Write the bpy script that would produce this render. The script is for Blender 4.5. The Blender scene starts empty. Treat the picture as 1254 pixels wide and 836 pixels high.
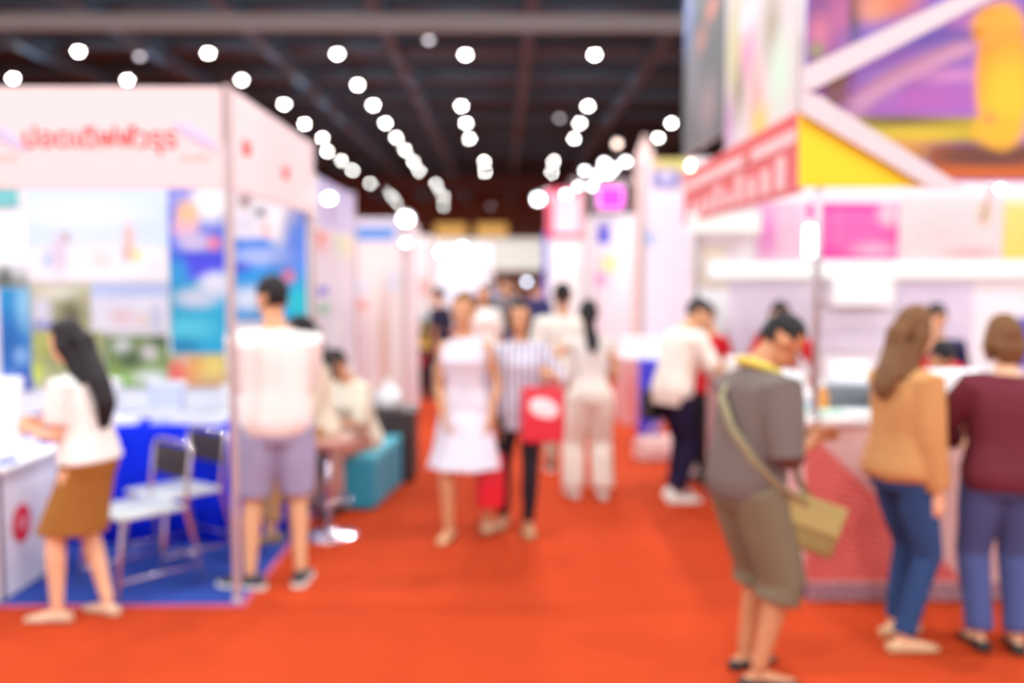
import bpy, bmesh, math, random
import numpy as np
from mathutils import Vector, Matrix, Euler, noise
random.seed(7)
PI = math.pi
C = bpy.context.scene.collection
# ------------------------------------------------------------------ camera
F, CX, CY, HC = 1219.0, 627.0, 418.0, 1.75
PITCH, YAW = math.atan(82 / F), math.atan(12 / F)
RC = Euler((PI / 2 - PITCH, 0, -YAW)).to_matrix()
CAM = Vector((0, 0, HC))
def ray(px, py): return RC @ Vector(((px - CX) / F, -(py - CY) / F, -1))
def at(px, py, Y): d = ray(px, py); return CAM + d * (Y / d.y)
def atx(px, py, X): d = ray(px, py); return CAM + d * (X / d.x)
def atz(px, py, Z): d = ray(px, py); return CAM + d * ((Z - HC) / d.z)
def gp(px, py): return atz(px, py, 0.0)
cd = bpy.data.cameras.new('camera'); cam = bpy.data.objects.new('camera', cd); C.objects.link(cam)
cam.location = CAM; cam.rotation_euler = (PI / 2 - PITCH, 0, -YAW)
cd.sensor_width = 36; cd.lens = 36 * F / 1254
cd.dof.use_dof = True; cd.dof.focus_distance = 1.5; cd.dof.aperture_fstop = 1.42
cd.clip_end = 400
sc = bpy.context.scene; sc.camera = cam
vs = sc.view_settings; vs.view_transform = 'Standard'; vs.look = 'None'; vs.gamma = 1; vs.use_curve_mapping = False
vs.exposure = 0.08
sc.cycles.use_denoising = True
sc.cycles.sample_clamp_indirect = 4
sc.cycles.max_bounces = 6

# ------------------------------------------------------------------ materials
def lin(c): 
    c = c / 255.0
    return c / 12.92 if c <= .04045 else ((c + .055) / 1.055) ** 2.4
def L3(rgb, k=1.0): return tuple(lin(v) * k for v in rgb)
MATS = {}
def mat(name, rgb, rough=.6, metal=0.0, var=.06, scale=30., bump=0., emit=0., k=.88, sheen=0., spec=.5):
    if name in MATS: return MATS[name]
    m = bpy.data.materials.new(name); m.use_nodes = True; nt = m.node_tree; b = nt.nodes['Principled BSDF']
    col = L3(rgb, k)
    b.inputs['Roughness'].default_value = rough; b.inputs['Metallic'].default_value = metal
    b.inputs['Specular IOR Level'].default_value = spec
    if sheen: b.inputs['Sheen Weight'].default_value = sheen
    tc = nt.nodes.new('ShaderNodeTexCoord'); nz = nt.nodes.new('ShaderNodeTexNoise'); nz.inputs['Scale'].default_value = scale
    nz.inputs['Detail'].default_value = 3
    nt.links.new(tc.outputs['Object'], nz.inputs['Vector'])
    mx = nt.nodes.new('ShaderNodeMix'); mx.data_type = 'RGBA'
    mx.inputs[6].default_value = (*[v * (1 - var) for v in col], 1); mx.inputs[7].default_value = (*[min(1, v * (1 + var)) for v in col], 1)
    nt.links.new(nz.outputs['Fac'], mx.inputs[0]); nt.links.new(mx.outputs[2], b.inputs['Base Color'])
    if bump:
        bp = nt.nodes.new('ShaderNodeBump'); bp.inputs['Strength'].default_value = bump; bp.inputs['Distance'].default_value = .01
        nt.links.new(nz.outputs['Fac'], bp.inputs['Height']); nt.links.new(bp.outputs[0], b.inputs['Normal'])
    if emit:
        b.inputs['Emission Color'].default_value = (*L3(rgb), 1); b.inputs['Emission Strength'].default_value = emit
    MATS[name] = m; return m
def stripes(name, c1, c2, scale, axis='X', thr=.5):
    m = bpy.data.materials.new(name); m.use_nodes = True; nt = m.node_tree; b = nt.nodes['Principled BSDF']
    b.inputs['Roughness'].default_value = .8
    tc = nt.nodes.new('ShaderNodeTexCoord'); w = nt.nodes.new('ShaderNodeTexWave'); w.bands_direction = axis
    w.inputs['Scale'].default_value = scale; w.inputs['Distortion'].default_value = .6
    r = nt.nodes.new('ShaderNodeValToRGB'); e = r.color_ramp.elements
    e[0].position = thr - .1; e[0].color = (*L3(c1, .88), 1); e[1].position = thr + .1; e[1].color = (*L3(c2, .88), 1)
    nt.links.new(tc.outputs['Object'], w.inputs['Vector']); nt.links.new(w.outputs['Fac'], r.inputs[0]); nt.links.new(r.outputs[0], b.inputs['Base Color'])
    return m
def checks(name, c1, c2, scale, amount=1.0):
    """small diamond lattice of two colours, vertex colour 'Col' as the base when c1 is None"""
    m = bpy.data.materials.new(name); m.use_nodes = True; nt = m.node_tree; b = nt.nodes['Principled BSDF']
    b.inputs['Roughness'].default_value = .75
    tc = nt.nodes.new('ShaderNodeTexCoord'); mp = nt.nodes.new('ShaderNodeMapping'); mp.inputs['Rotation'].default_value = (PI / 4, PI / 4, PI / 4)
    ck = nt.nodes.new('ShaderNodeTexChecker'); ck.inputs['Scale'].default_value = scale
    nt.links.new(tc.outputs['Object'], mp.inputs[0]); nt.links.new(mp.outputs[0], ck.inputs['Vector'])
    mx = nt.nodes.new('ShaderNodeMix'); mx.data_type = 'RGBA'
    mt = nt.nodes.new('ShaderNodeMath'); mt.operation = 'MULTIPLY'; mt.inputs[1].default_value = amount
    nt.links.new(ck.outputs['Fac'], mt.inputs[0]); nt.links.new(mt.outputs[0], mx.inputs[0])
    if c1 is None:
        a = nt.nodes.new('ShaderNodeVertexColor'); a.layer_name = 'Col'; nt.links.new(a.outputs[0], mx.inputs[6])
    else: mx.inputs[6].default_value = (*L3(c1, .88), 1)
    mx.inputs[7].default_value = (*L3(c2, .88), 1)
    nt.links.new(mx.outputs[2], b.inputs['Base Color'])
    return m
def print_mat(emit=0.):
    m = bpy.data.materials.new('printed_sheet'); m.use_nodes = True; nt = m.node_tree; b = nt.nodes['Principled BSDF']
    b.inputs['Roughness'].default_value = .5
    a = nt.nodes.new('ShaderNodeVertexColor'); a.layer_name = 'Col'; nt.links.new(a.outputs[0], b.inputs['Base Color'])
    if emit:
        nt.links.new(a.outputs[0], b.inputs['Emission Color']); b.inputs['Emission Strength'].default_value = emit
    return m
PRINT = print_mat(); PRINT_GLOW = print_mat(.2)  # second print carries emission that imitates glow from the spot lamps
def glow(name, rgb, strength, sample=True):
    m = bpy.data.materials.new(name); m.use_nodes = True; nt = m.node_tree; nt.nodes.remove(nt.nodes['Principled BSDF'])
    e = nt.nodes.new('ShaderNodeEmission'); e.inputs[0].default_value = (*L3(rgb), 1); e.inputs[1].default_value = strength
    nt.links.new(e.outputs[0], nt.nodes['Material Output'].inputs[0])
    return m

# ------------------------------------------------------------------ object helpers
def link(o, parent=None):
    C.objects.link(o)
    if parent is not None: o.parent = parent
    return o
def tag(o, label=None, cat=None, group=None, kind=None):
    if label: o['label'] = label
    if cat: o['category'] = cat
    if group: o['group'] = group
    if kind: o['kind'] = kind
    return o
def thing(name, label, cat, loc=(0, 0, 0), rz=0., group=None):
    o = bpy.data.objects.new(name, None); o.empty_display_size = .1; o.location = loc; o.rotation_euler = (0, 0, rz)
    link(o); return tag(o, label, cat, group)
def obj(name, bm, m, parent=None, smooth=False, loc=None, mats=None):
    me = bpy.data.meshes.new(name)
    bmesh.ops.recalc_face_normals(bm, faces=bm.faces[:])
    bm.to_mesh(me); bm.free()
    for x in (mats or [m]): me.materials.append(x)
    if smooth: me.polygons.foreach_set('use_smooth', [True] * len(me.polygons))
    o = bpy.data.objects.new(name, me)
    if loc is not None: o.location = loc
    return link(o, parent)
def box(x0, x1, y0, y1, z0, z1, bev=0., bm=None, rot=None):
    own = bm is None; bm = bm or bmesh.new()
    M = Matrix.Translation(((x0 + x1) / 2, (y0 + y1) / 2, (z0 + z1) / 2)) @ (rot or Matrix.Identity(4)) @ Matrix.Diagonal((abs(x1 - x0), abs(y1 - y0), abs(z1 - z0), 1))
    r = bmesh.ops.create_cube(bm, size=1, matrix=M)
    if bev:
        es = list({e for v in r['verts'] for e in v.link_edges})
        bmesh.ops.bevel(bm, geom=es, offset=bev, segments=2, affect='EDGES', profile=.5)
    return bm
def ring_loft(bm, rings):
    vs_ = [[bm.verts.new(p) for p in r] for r in rings]; n = len(rings[0])
    for a, b in zip(vs_, vs_[1:]):
        for i in range(n): bm.faces.new((a[i], a[(i + 1) % n], b[(i + 1) % n], b[i]))
    bm.faces.new(vs_[0][::-1]); bm.faces.new(vs_[-1])
    return bm
def tube(bm, pts, rad, side=None, n=12, dome=True):
    """tapered tube along pts; rad entries r or (a, b): a along 'side', b across it"""
    pts = [Vector(p) for p in pts]; rad = [(r, r) if not isinstance(r, (tuple, list)) else r for r in rad]
    T = []
    for i in range(len(pts)):
        t = (pts[min(i + 1, len(pts) - 1)] - pts[max(i - 1, 0)]); T.append(t.normalized() if t.length > 1e-9 else Vector((0, 0, 1)))
    X = Vector(side) if side is not None else (Vector((1, 0, 0)) if abs(T[0].x) < .9 else Vector((0, 1, 0)))
    rings = []
    def ring(p, t, a, b):
        nonlocal X
        X = (X - t * X.dot(t)); X = X.normalized() if X.length > 1e-6 else t.orthogonal().normalized()
        Y = t.cross(X)
        return [p + X * (a * math.cos(2 * PI * k / n)) + Y * (b * math.sin(2 * PI * k / n)) for k in range(n)]
    if dome:
        a, b = rad[0]; m_ = min(a, b)
        rings.append(ring(pts[0] - T[0] * m_ * .75, T[0], a * .4, b * .4)); rings.append(ring(pts[0] - T[0] * m_ * .4, T[0], a * .8, b * .8))
    for p, t, (a, b) in zip(pts, T, rad): rings.append(ring(p, t, a, b))
    if dome:
        a, b = rad[-1]; m_ = min(a, b)
        rings.append(ring(pts[-1] + T[-1] * m_ * .4, T[-1], a * .8, b * .8)); rings.append(ring(pts[-1] + T[-1] * m_ * .75, T[-1], a * .4, b * .4))
    return ring_loft(bm, rings)
def ball(bm, c, r, ax=None, u=16, v=10):
    r = (r, r, r) if not isinstance(r, (tuple, list)) else r
    M = Matrix.Translation(c) @ (ax.to_4x4() if ax is not None else Matrix.Identity(4)) @ Matrix.Diagonal((*r, 1))
    bmesh.ops.create_uvsphere(bm, u_segments=u, v_segments=v, radius=1, matrix=M); return bm
def lathe(bm, prof, n=20, c=(0, 0, 0)):
    rings = [[Vector((c[0] + r * math.cos(2 * PI * k / n), c[1] + r * math.sin(2 * PI * k / n), c[2] + z)) for k in range(n)] for r, z in prof]
    return ring_loft(bm, rings)
def cyl(r, p0, p1, n=12): return tube(bmesh.new(), [p0, p1], [r, r], n=n, dome=False)
PENDING = []
def melt(o, voxel, it=4, disp=0., dscale=9.):
    """fuse overlapping solids of one mesh into one continuous surface (done once for all at the end)"""
    m = o.modifiers.new('r', 'REMESH'); m.mode = 'VOXEL'; m.voxel_size = voxel; m.use_smooth_shade = True
    s = o.modifiers.new('s', 'SMOOTH'); s.factor = .5; s.iterations = it
    PENDING.append((o, disp, dscale)); return o
def melt_all():
    bpy.context.view_layer.update(); dg = bpy.context.evaluated_depsgraph_get()
    new = [(o, bpy.data.meshes.new_from_object(o.evaluated_get(dg)), d, s) for o, d, s in PENDING]
    for o, me, d, s in new:
        o.modifiers.clear(); old = o.data; nm = old.name; o.data = me; bpy.data.meshes.remove(old); me.name = nm
        if d:
            n = len(me.vertices); co = np.empty(n * 3, np.float32); no = np.empty(n * 3, np.float32)
            me.vertices.foreach_get('co', co); me.vertices.foreach_get('normal', no)
            co = co.reshape(-1, 3); no = no.reshape(-1, 3)
            off = sum(map(ord, o.name)) % 97
            f = np.array([noise.noise(Vector((p[0] * s + off, p[1] * s, p[2] * s * .45))) for p in co.tolist()], np.float32)
            co += no * (f * d)[:, None]
            me.vertices.foreach_set('co', co.reshape(-1))
        me.polygons.foreach_set('use_smooth', [True] * len(me.polygons)); me.update()
def text(body, size, m, loc, rot, parent, name='lettering', depth=.002, squeeze=1., bold=.015):
    cu = bpy.data.curves.new(name, 'FONT'); cu.body = body; cu.size = size; cu.align_x = 'CENTER'; cu.align_y = 'CENTER'; cu.extrude = depth; cu.offset = size * bold
    t = bpy.data.objects.new('tmp', cu); C.objects.link(t); bpy.context.view_layer.update()
    me = bpy.data.meshes.new_from_object(t.evaluated_get(bpy.context.evaluated_depsgraph_get()))
    bpy.data.objects.remove(t); bpy.data.curves.remove(cu)
    me.materials.clear(); me.materials.append(m); me.name = name
    o = bpy.data.objects.new(name, me); o.location = loc; o.rotation_euler = rot; o.scale = (squeeze, 1, 1); return link(o, parent)

# ------------------------------------------------------------------ printed sheets
# A sheet is a thin solid board standing in a plane Y=const or X=const; its print is a list of
# flat shapes laid on it: ('e', cx, cy, rx, ry, rgb, soft), ('r', x0, y0, x1, y1, rgb), ('t', x1,y1,x2,y2,x3,y3, rgb)
def sheet(name, plane, P, x0, y0, x1, y1, ops, bg, bg2=None, parent=None, label=None, cat=None, group=None, thick=.006, m=None, zrange=None, cell=.018):
    m = m or PRINT
    def uv(px, py):
        p = at(px, py, P) if plane == 'Y' else atx(px, py, P)
        return (p.x if plane == 'Y' else p.y), p.z
    ua, za = uv(x0, (y0 + y1) / 2)[0], uv((x0 + x1) / 2, y1)[1]
    ub, zb = uv(x1, (y0 + y1) / 2)[0], uv((x0 + x1) / 2, y0)[1]
    if zrange: za, zb = zrange
    ulo, uhi = min(ua, ub), max(ua, ub)
    nu = max(2, min(90, int((uhi - ulo) / cell))); nv = max(2, min(90, int((zb - za) / cell)))
    U, V = np.meshgrid(np.linspace(ulo, uhi, nu + 1), np.linspace(za, zb, nv + 1))
    t = (V - za) / (zb - za); c0 = np.array(L3(bg, .82)); c1 = np.array(L3(bg2 or bg, .82))
    col = c0[None, None] * t[..., None] + c1[None, None] * (1 - t[..., None])
    for op in ops:
        if op[0] == 'e':
            _, cx, cy, rx, ry, rgb = op[:6]; soft = op[6] if len(op) > 6 else .3
            u, v = uv(cx, cy); ru = abs(uv(cx + rx, cy)[0] - u) + 1e-6; rv = abs(uv(cx, cy + ry)[1] - v) + 1e-6
            d = np.sqrt(((U - u) / ru) ** 2 + ((V - v) / rv) ** 2); a = np.clip((1 + soft - d) / (2 * soft + 1e-6), 0, 1)
        elif op[0] == 'r':
            _, a0, b0, a1, b1, rgb = op[:6]
            if plane == 'X' and False: pass
            u0, v0 = uv(a0, b1)[0], uv((a0 + a1) / 2, b1)[1]; u1, v1 = uv(a1, b0)[0], uv((a0 + a1) / 2, b0)[1]
            u0, u1 = min(u0, u1), max(u0, u1)
            a = ((U >= u0) & (U <= u1) & (V >= v0) & (V <= v1)).astype(float)
        else:
            q = [uv(op[i], op[i + 1]) for i in (1, 3, 5)]; rgb = op[7]
            s = [(q[(i + 1) % 3][0] - q[i][0]) * (V - q[i][1]) - (q[(i + 1) % 3][1] - q[i][1]) * (U - q[i][0]) for i in range(3)]
            a = (((s[0] >= 0) & (s[1] >= 0) & (s[2] >= 0)) | ((s[0] <= 0) & (s[1] <= 0) & (s[2] <= 0))).astype(float)
        col = col * (1 - a[..., None]) + np.array(L3(rgb, .82))[None, None] * a[..., None]
    co, fc = [], []
    def P3(u, v, d): return (u, P + d, v) if plane == 'Y' else (P + d, u, v)
    sgn = 1 if (plane == 'Y' or P > 0) else -1
    for j in range(nv + 1):
        for i in range(nu + 1): co.append(P3(U[j, i], V[j, i], 0))
    idx = lambda i, j: j * (nu + 1) + i
    for j in range(nv):
        for i in range(nu): fc.append((idx(i, j), idx(i + 1, j), idx(i + 1, j + 1), idx(i, j + 1)))
    n0 = len(co); rim = [(0, 0), (nu, 0), (nu, nv), (0, nv)]
    for i, j in rim: co.append(P3(U[j, i], V[j, i], sgn * thick))
    bot = [idx(i, 0) for i in range(nu + 1)]; top = [idx(i, nv) for i in range(nu + 1)]
    lef = [idx(0, j) for j in range(nv + 1)]; rig = [idx(nu, j) for j in range(nv + 1)]
    fc += [tuple(bot[::-1] + [n0, n0 + 1]), tuple(rig[::-1] + [n0 + 1, n0 + 2]), tuple(top + [n0 + 2, n0 + 3]), tuple(lef + [n0 + 3, n0]), (n0 + 3, n0 + 2, n0 + 1, n0)]
    me = bpy.data.meshes.new(name); me.from_pydata(co, [], fc); me.materials.append(m)
    bm = bmesh.new(); bm.from_mesh(me); bmesh.ops.recalc_face_normals(bm, faces=bm.faces[:]); bm.to_mesh(me); bm.free()
    ca = me.color_attributes.new('Col', 'FLOAT_COLOR', 'POINT')
    flat = np.ones((len(co), 4), np.float32); flat[:n0, :3] = col.reshape(-1, 3); flat[n0:, :3] = np.array(L3((240, 238, 238), .8))
    ca.data.foreach_set('color', flat.reshape(-1))
    o = bpy.data.objects.new(name, me); link(o, parent); tag(o, label, cat, group); return o

# ------------------------------------------------------------------ setting
red_carpet = mat('red_carpet', (212, 74, 36), .95, 0, .05, 6., .0, k=.72, spec=.05)
o = tag(obj('floor', box(-46, 46, -8, 101, -.2, 0), red_carpet), kind='structure')
dark = mat('ceiling_black', (62, 86, 100), .9, k=1.)  # blue put into the dark ceiling colour to offset red carpet bounce
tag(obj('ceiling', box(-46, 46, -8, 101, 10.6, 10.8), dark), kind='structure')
hallwall = mat('hall_wall_cream', (232, 226, 216), .85)
brownwall = mat('hall_wall_brown', (176, 132, 116), .85)
tag(obj('wall_left', box(-46.2, -46, -8, 101, 0, 10.6), hallwall), kind='structure')
tag(obj('wall_right', box(46, 46.2, -8, 101, 0, 10.6), hallwall), kind='structure')
zb = at(600, 292, 100).z
tag(obj('wall_far', box(-46, 46, 100, 100.2, 0, 10.6), brownwall), kind='structure')
tag(obj('trim_1', box(-46, 46, 99.8, 100, 2.2, zb), mat('cream_hanging', (250, 246, 238), .8, emit=.72)), kind='structure')  # glow put into the cream band to lift its brightness, no lamp behind
for i, px in enumerate((552, 602)):
    a, b = at(px - 19, 290, 99.9), at(px + 19, 274, 99.9)
    w = obj('window_%d' % (i + 1), box(a.x, b.x, 99.9, 100, a.z, b.z, 0), glow('warm_lit_glass', (215, 160, 90), 1.1)); tag(w, kind='structure')
    obj('window_frame', box(a.x - .2, a.x, 99.85, 100, a.z, b.z, .02), brownwall, w); obj('window_frame', box(b.x, b.x + .2, 99.85, 100, a.z, b.z, .02), brownwall, w)
a, b = at(598, 345, 99.9), at(642, 332, 99.9)
d = tag(obj('door_1', box(a.x, b.x, 99.86, 99.98, 0, b.z, .02), mat('brown_door', (190, 124, 108), .6)), kind='structure')
# ceiling beams: cross beams and long beams
beam_white = mat('beam_pale', (176, 164, 156), .7); beam_grey = mat('beam_grey', (72, 124, 156), .7); beam_dark = mat('beam_charcoal', (74, 104, 122), .8); beam_brown = mat('beam_brown', (110, 92, 90), .8)  # grey and charcoal beams coloured blue to cancel red light off the carpet
def beam(x0, x1, y0, y1, z0, z1, m): tag(obj('ceiling_beam', box(x0, x1, y0, y1, z0, z1, .02), m), kind='structure')
pa = at(400, 37, 25); pb = at(400, 17, 25)
beam(-40, 40, 25, 25.08, pa.z, pb.z, mat('beam_lit', (180, 210, 214), .7))  # cool tint put into the pale beam against the carpet's red bounce
beam(-40, 40, 74, 74.5, at(500, 233, 74).z, at(500, 215, 74).z, beam_brown)
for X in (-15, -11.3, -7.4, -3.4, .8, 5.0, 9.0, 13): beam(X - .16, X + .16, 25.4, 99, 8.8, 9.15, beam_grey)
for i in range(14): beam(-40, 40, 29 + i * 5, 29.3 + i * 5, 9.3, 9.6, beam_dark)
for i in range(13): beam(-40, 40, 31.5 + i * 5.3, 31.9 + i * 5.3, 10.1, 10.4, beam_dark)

# ------------------------------------------------------------------ hall lamps
LENS = glow('lamp_lens', (255, 252, 246), 45)
DIM = glow('lamp_lens_dim', (230, 228, 235), 4)
housing = mat('lamp_housing', (120, 116, 118), .5, .3)
def lamp_mesh(): return lathe(bmesh.new(), [(.19, 0), (.17, .1), (.10, .2), (.06, .24), (.06, .36), (.02, .37), (.02, .9)], 16)
def lens_mesh(r=.09): return lathe(bmesh.new(), [(r * .25, -r * .85), (r * .7, -r * .65), (r * .95, -r * .3), (r, 0), (r * .9, .03)], 12)
LAMPS = [(96, 62), (255, 64), (413, 65), (570, 66), (728, 66), (16, 95), (156, 97), (296, 97), (438, 103), (348, 127), (373, 151), (395, 168), (401, 185), (418, 196), (432, 208), (453, 224),
         (457, 128), (472, 150), (485, 168), (496, 183), (506, 197), (513, 209), (565, 129), (571, 150), (575, 169), (593, 197), (594, 210), (720, 129), (710, 150), (703, 169), (678, 197), (676, 211),
         (822, 150), (806, 168), (534, 225), (539, 233), (544, 240), (543, 252), (471, 232), (479, 239), (486, 248)]
HIDE = [(x, y) for x in (-14.5, -9.5, -4.5, .5, 5.5, 10.5, 15.5) for y in (-6, 0, 5.5, 11, 16.5, 21.5)]
LZ = 8.0
lampL, lampH = 'round white ceiling lamp glowing in the dark hall roof', 'hall ceiling lamps'
LAMP_W = 620
first = None
def hall_lamp(p, lens=None):
    global first
    if first is None:
        t = thing('ceiling_lamp', lampL, 'lamp', p, group=lampH)
        h = obj('housing', lamp_mesh(), housing, t, True); e = obj('lens', lens_mesh(), LENS, t, True); first = (t, h, e); return t
    t = first[0].copy(); C.objects.link(t); t.location = p
    for c in first[1:]:
        n = c.copy(); C.objects.link(n); n.parent = t
        if c is first[2] and lens: n.data = lens
    return t
SL = bpy.data.lights.new('lamp_light', 'SPOT'); SL.energy = LAMP_W; SL.spot_size = math.radians(165); SL.spot_blend = .3; SL.shadow_soft_size = .0; SL.color = (.90, .97, 1.0)
SH = SL.copy(); SH.shadow_soft_size = .15
SU = bpy.data.lights.new('lamp_uplight', 'SPOT'); SU.energy = 50; SU.spot_size = math.radians(168); SU.spot_blend = .5; SU.shadow_soft_size = .05; SU.color = (.9, .97, 1.)  # unseen fill added beside the lamps, aimed up to neutralise the red-lit ceiling
def hall_light(p, d):
    u = bpy.data.objects.new('lamp_uplight', SU); C.objects.link(u); u.location = (p[0], p[1] + .25, p[2] + .1); u.rotation_euler = (PI, 0, 0)
    l = bpy.data.objects.new('lamp_light', d); C.objects.link(l); l.location = (p[0], p[1], p[2] - .12)
for px, py in LAMPS: p = atz(px, py, LZ); hall_lamp(p); hall_light(p, SL)
for x, y in HIDE: hall_lamp((x, y, LZ)); hall_light((x, y, LZ), SH)
dimmesh = None
for px, py in ((171, 68), (525, 48), (685, 144), (601, 252)):
    t = hall_lamp(atz(px, py, LZ))
    if dimmesh is None:
        dimmesh = first[2].data.copy(); dimmesh.materials.clear(); dimmesh.materials.append(DIM)
    t.children[-1].data = dimmesh if 'lens' in t.children[-1].name else t.children[-1].data
    for c in t.children:
        if c.name.startswith('lens'): c.data = dimmesh
    t['label'] = 'dim grey ceiling lamp, barely lit, between the bright roof lamps'; t['group'] = 'dim hall lamps'

# ------------------------------------------------------------------ people
def ik(a, t, l1, l2, hint):
    a, t = Vector(a), Vector(t); d = t - a; L = d.length
    mx = (l1 + l2) * .997
    if L > mx: t = a + d * (mx / L); d = t - a; L = mx
    u = d.normalized(); x = (l1 * l1 - l2 * l2 + L * L) / (2 * L); h = math.sqrt(max(0, l1 * l1 - x * x))
    hint = Vector(hint); p = hint - u * hint.dot(u)
    p = p.normalized() if p.length > 1e-6 else u.orthogonal().normalized()
    return a + u * x + p * h, t
MALE = [(-.11, .135, .10, 0), (-.03, .165, .118, -.008), (.05, .160, .112, -.003), (.14, .148, .105, 0), (.24, .158, .112, .004), (.33, .172, .118, .006), (.40, .170, .105, -.004), (.45, .125, .082, -.012), (.49, .066, .062, -.012), (.53, .055, .056, -.004)]
FEM = [(-.11, .145, .105, 0), (-.03, .172, .12, -.012), (.05, .150, .104, -.004), (.13, .122, .09, 0), (.22, .132, .10, .004), (.31, .148, .12, .014), (.39, .148, .095, -.002), (.44, .11, .072, -.01), (.485, .056, .054, -.012), (.53, .047, .049, -.004)]
SKIN = mat('skin_tan', (216, 158, 116), .55, var=.03, k=.95)
SKIN2 = mat('skin_light', (236, 182, 144), .55, var=.03, k=.95)
SKIN3 = mat('skin_brown', (196, 132, 92), .55, var=.03, k=.95)
HAIRB = mat('hair_black', (38, 32, 34), .55, scale=80, spec=.2); HAIRBR = mat('hair_brown', (120, 82, 52), .6, scale=80, spec=.15); HAIRG = mat('hair_golden_brown', (132, 92, 52), .6, scale=80, spec=.15)
EYEW = mat('eye_white', (235, 232, 228), .3); PUPIL = mat('pupil', (40, 28, 22), .2); LIP = mat('lips_rose', (186, 96, 88), .5)
def interp(tab, s):
    if s <= tab[0][0]: return tab[0][1:]
    for p, q in zip(tab, tab[1:]):
        if s <= q[0]:
            k = (s - p[0]) / (q[0] - p[0]); return tuple(a + (b - a) * k for a, b in zip(p[1:], q[1:]))
    return tab[-1][1:]
def person(label, loc, yaw, ht, sex='f', pelvis=None, lean=4, twist=0, hp=0, hy=0, feet=None, hands=None, elbows=None, knees=None,
           skin=None, hair='short', hairm=None, top=None, bottom=None, shoes=None, near=True, hair_len=.3, extras=None):
    S = ht / 1.70; skin = skin or SKIN; hairm = hairm or HAIRB
    root = thing('person', label, 'person', (loc[0], loc[1], 0), math.radians(yaw))
    tab = FEM if sex == 'f' else MALE
    PV = Vector(pelvis or (0, 0, .925)); 
    lean = math.radians(lean); twist = math.radians(twist)
    # spine frames
    fr = {}; p = Vector(PV); s = 0.0
    def axes(s):
        k = max(0, min(1, (s + .05) / .42)); a = lean * (.35 + .65 * k); tw = twist * max(0, min(1, s / .35))
        Rm = Matrix.Rotation(tw, 3, 'Z') @ Matrix.Rotation(-a, 3, 'X')
        return Rm
    frames = {0.0: (Vector(PV), axes(0))}
    p = Vector(PV)
    for i in range(1, 58):
        M = axes(i * .01); p = p + M @ Vector((0, 0, .01)); frames[round(i * .01, 2)] = (Vector(p), M)
    M0 = axes(0); p = Vector(PV)
    for i in range(1, 21): frames[round(-i * .01, 2)] = (PV + M0 @ Vector((0, 0, -.01 * i)), M0)
    def fat(s): 
        return frames[max(-.2, min(.57, round(s, 2)))]
    def tring(s, da=0., db=0., n=20, sc_=1.):
        c, M = fat(s); a, b, f = interp(tab, s)
        out = []
        for k in range(n):
            th = 2 * PI * k / n; cx, sy = math.cos(th), math.sin(th)
            e = .82
            out.append((c + M @ Vector(((a + da) * sc_ * math.copysign(abs(cx) ** e, cx), f + (b + db) * sc_ * math.copysign(abs(sy) ** e, sy), 0))) * S)
        return out
    sw = .150 if sex == 'f' else .178
    ar = .84 if sex == 'f' else 1.0
    csh, Msh = fat(.41); sh = {k: csh + Msh @ Vector((sg * sw, -.008, 0)) for k, sg in (('L', -1), ('R', 1))}
    hands = hands or {}; elbows = elbows or {}; knees = knees or {}; feet = feet or {}
    arm = {}
    for k, sg in (('L', -1), ('R', 1)):
        tgt = hands.get(k) or (PV.x + sg * (sw + .06), PV.y + .03, PV.z - .10)
        e, w = ik(sh[k], tgt, .285, .25, elbows.get(k) or (sg * .5, -.8, -.3)); arm[k] = (sh[k], e, w)
    leg = {}
    for k, sg in (('L', -1), ('R', 1)):
        f = feet.get(k) or (sg * .10, 0, 0, -sg * 0); fx, fy, fz, fyaw = (list(f) + [0, 0, 0])[:4]
        hipj = PV + axes(0) @ Vector((sg * .085, 0, -.04))
        kn, an = ik(hipj, (fx, fy, fz + .085), .425, .405, knees.get(k) or (sg * .12, 1, 0)); leg[k] = (hipj, kn, an, math.radians(fyaw), an.z - .085)
    cn, Mn = fat(.53); Mh = Mn @ Matrix.Rotation(math.radians(hy), 3, 'Z') @ Matrix.Rotation(-math.radians(hp), 3, 'X')
    hc = cn + Mn @ Vector((0, .012, .02)) + Mh @ Vector((0, .012, .10))
    def HP(x, y, z): return (hc + Mh @ Vector((x, y, z))) * S
    # ---- body: one continuous surface
    b = bmesh.new()
    ring_loft(b, [tring(t[0]) for t in tab])
    tube(b, [fat(.47)[0] * S, fat(.53)[0] * S, (hc + Mh @ Vector((0, -.012, -.02))) * S], [.055 * S * (ar + .08), .052 * S * (ar + .06), .05 * S], n=14)
    ball(b, HP(0, -.008, .018), (.076 * S, .094 * S, .096 * S), Mh, 20, 14)
    ball(b, HP(0, .03, -.05), (.058 * S, .064 * S, .07 * S), Mh, 16, 10)
    ball(b, HP(0, .062, -.088), (.028 * S, .022 * S, .02 * S), Mh, 12, 8)
    tube(b, [HP(0, .083, .012), HP(0, .098, -.018), HP(0, .106, -.03)], [.009 * S, .012 * S, .013 * S], n=8)
    ball(b, HP(0, .092, -.062), (.023 * S, .010 * S, .010 * S), Mh, 10, 6)
    for sg in (-1, 1):
        ball(b, HP(sg * .078, -.012, -.012), (.010 * S, .02 * S, .032 * S), Mh, 10, 8)
        ball(b, HP(sg * .034, .078, .022), (.022 * S, .010 * S, .008 * S), Mh, 10, 6)
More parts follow.
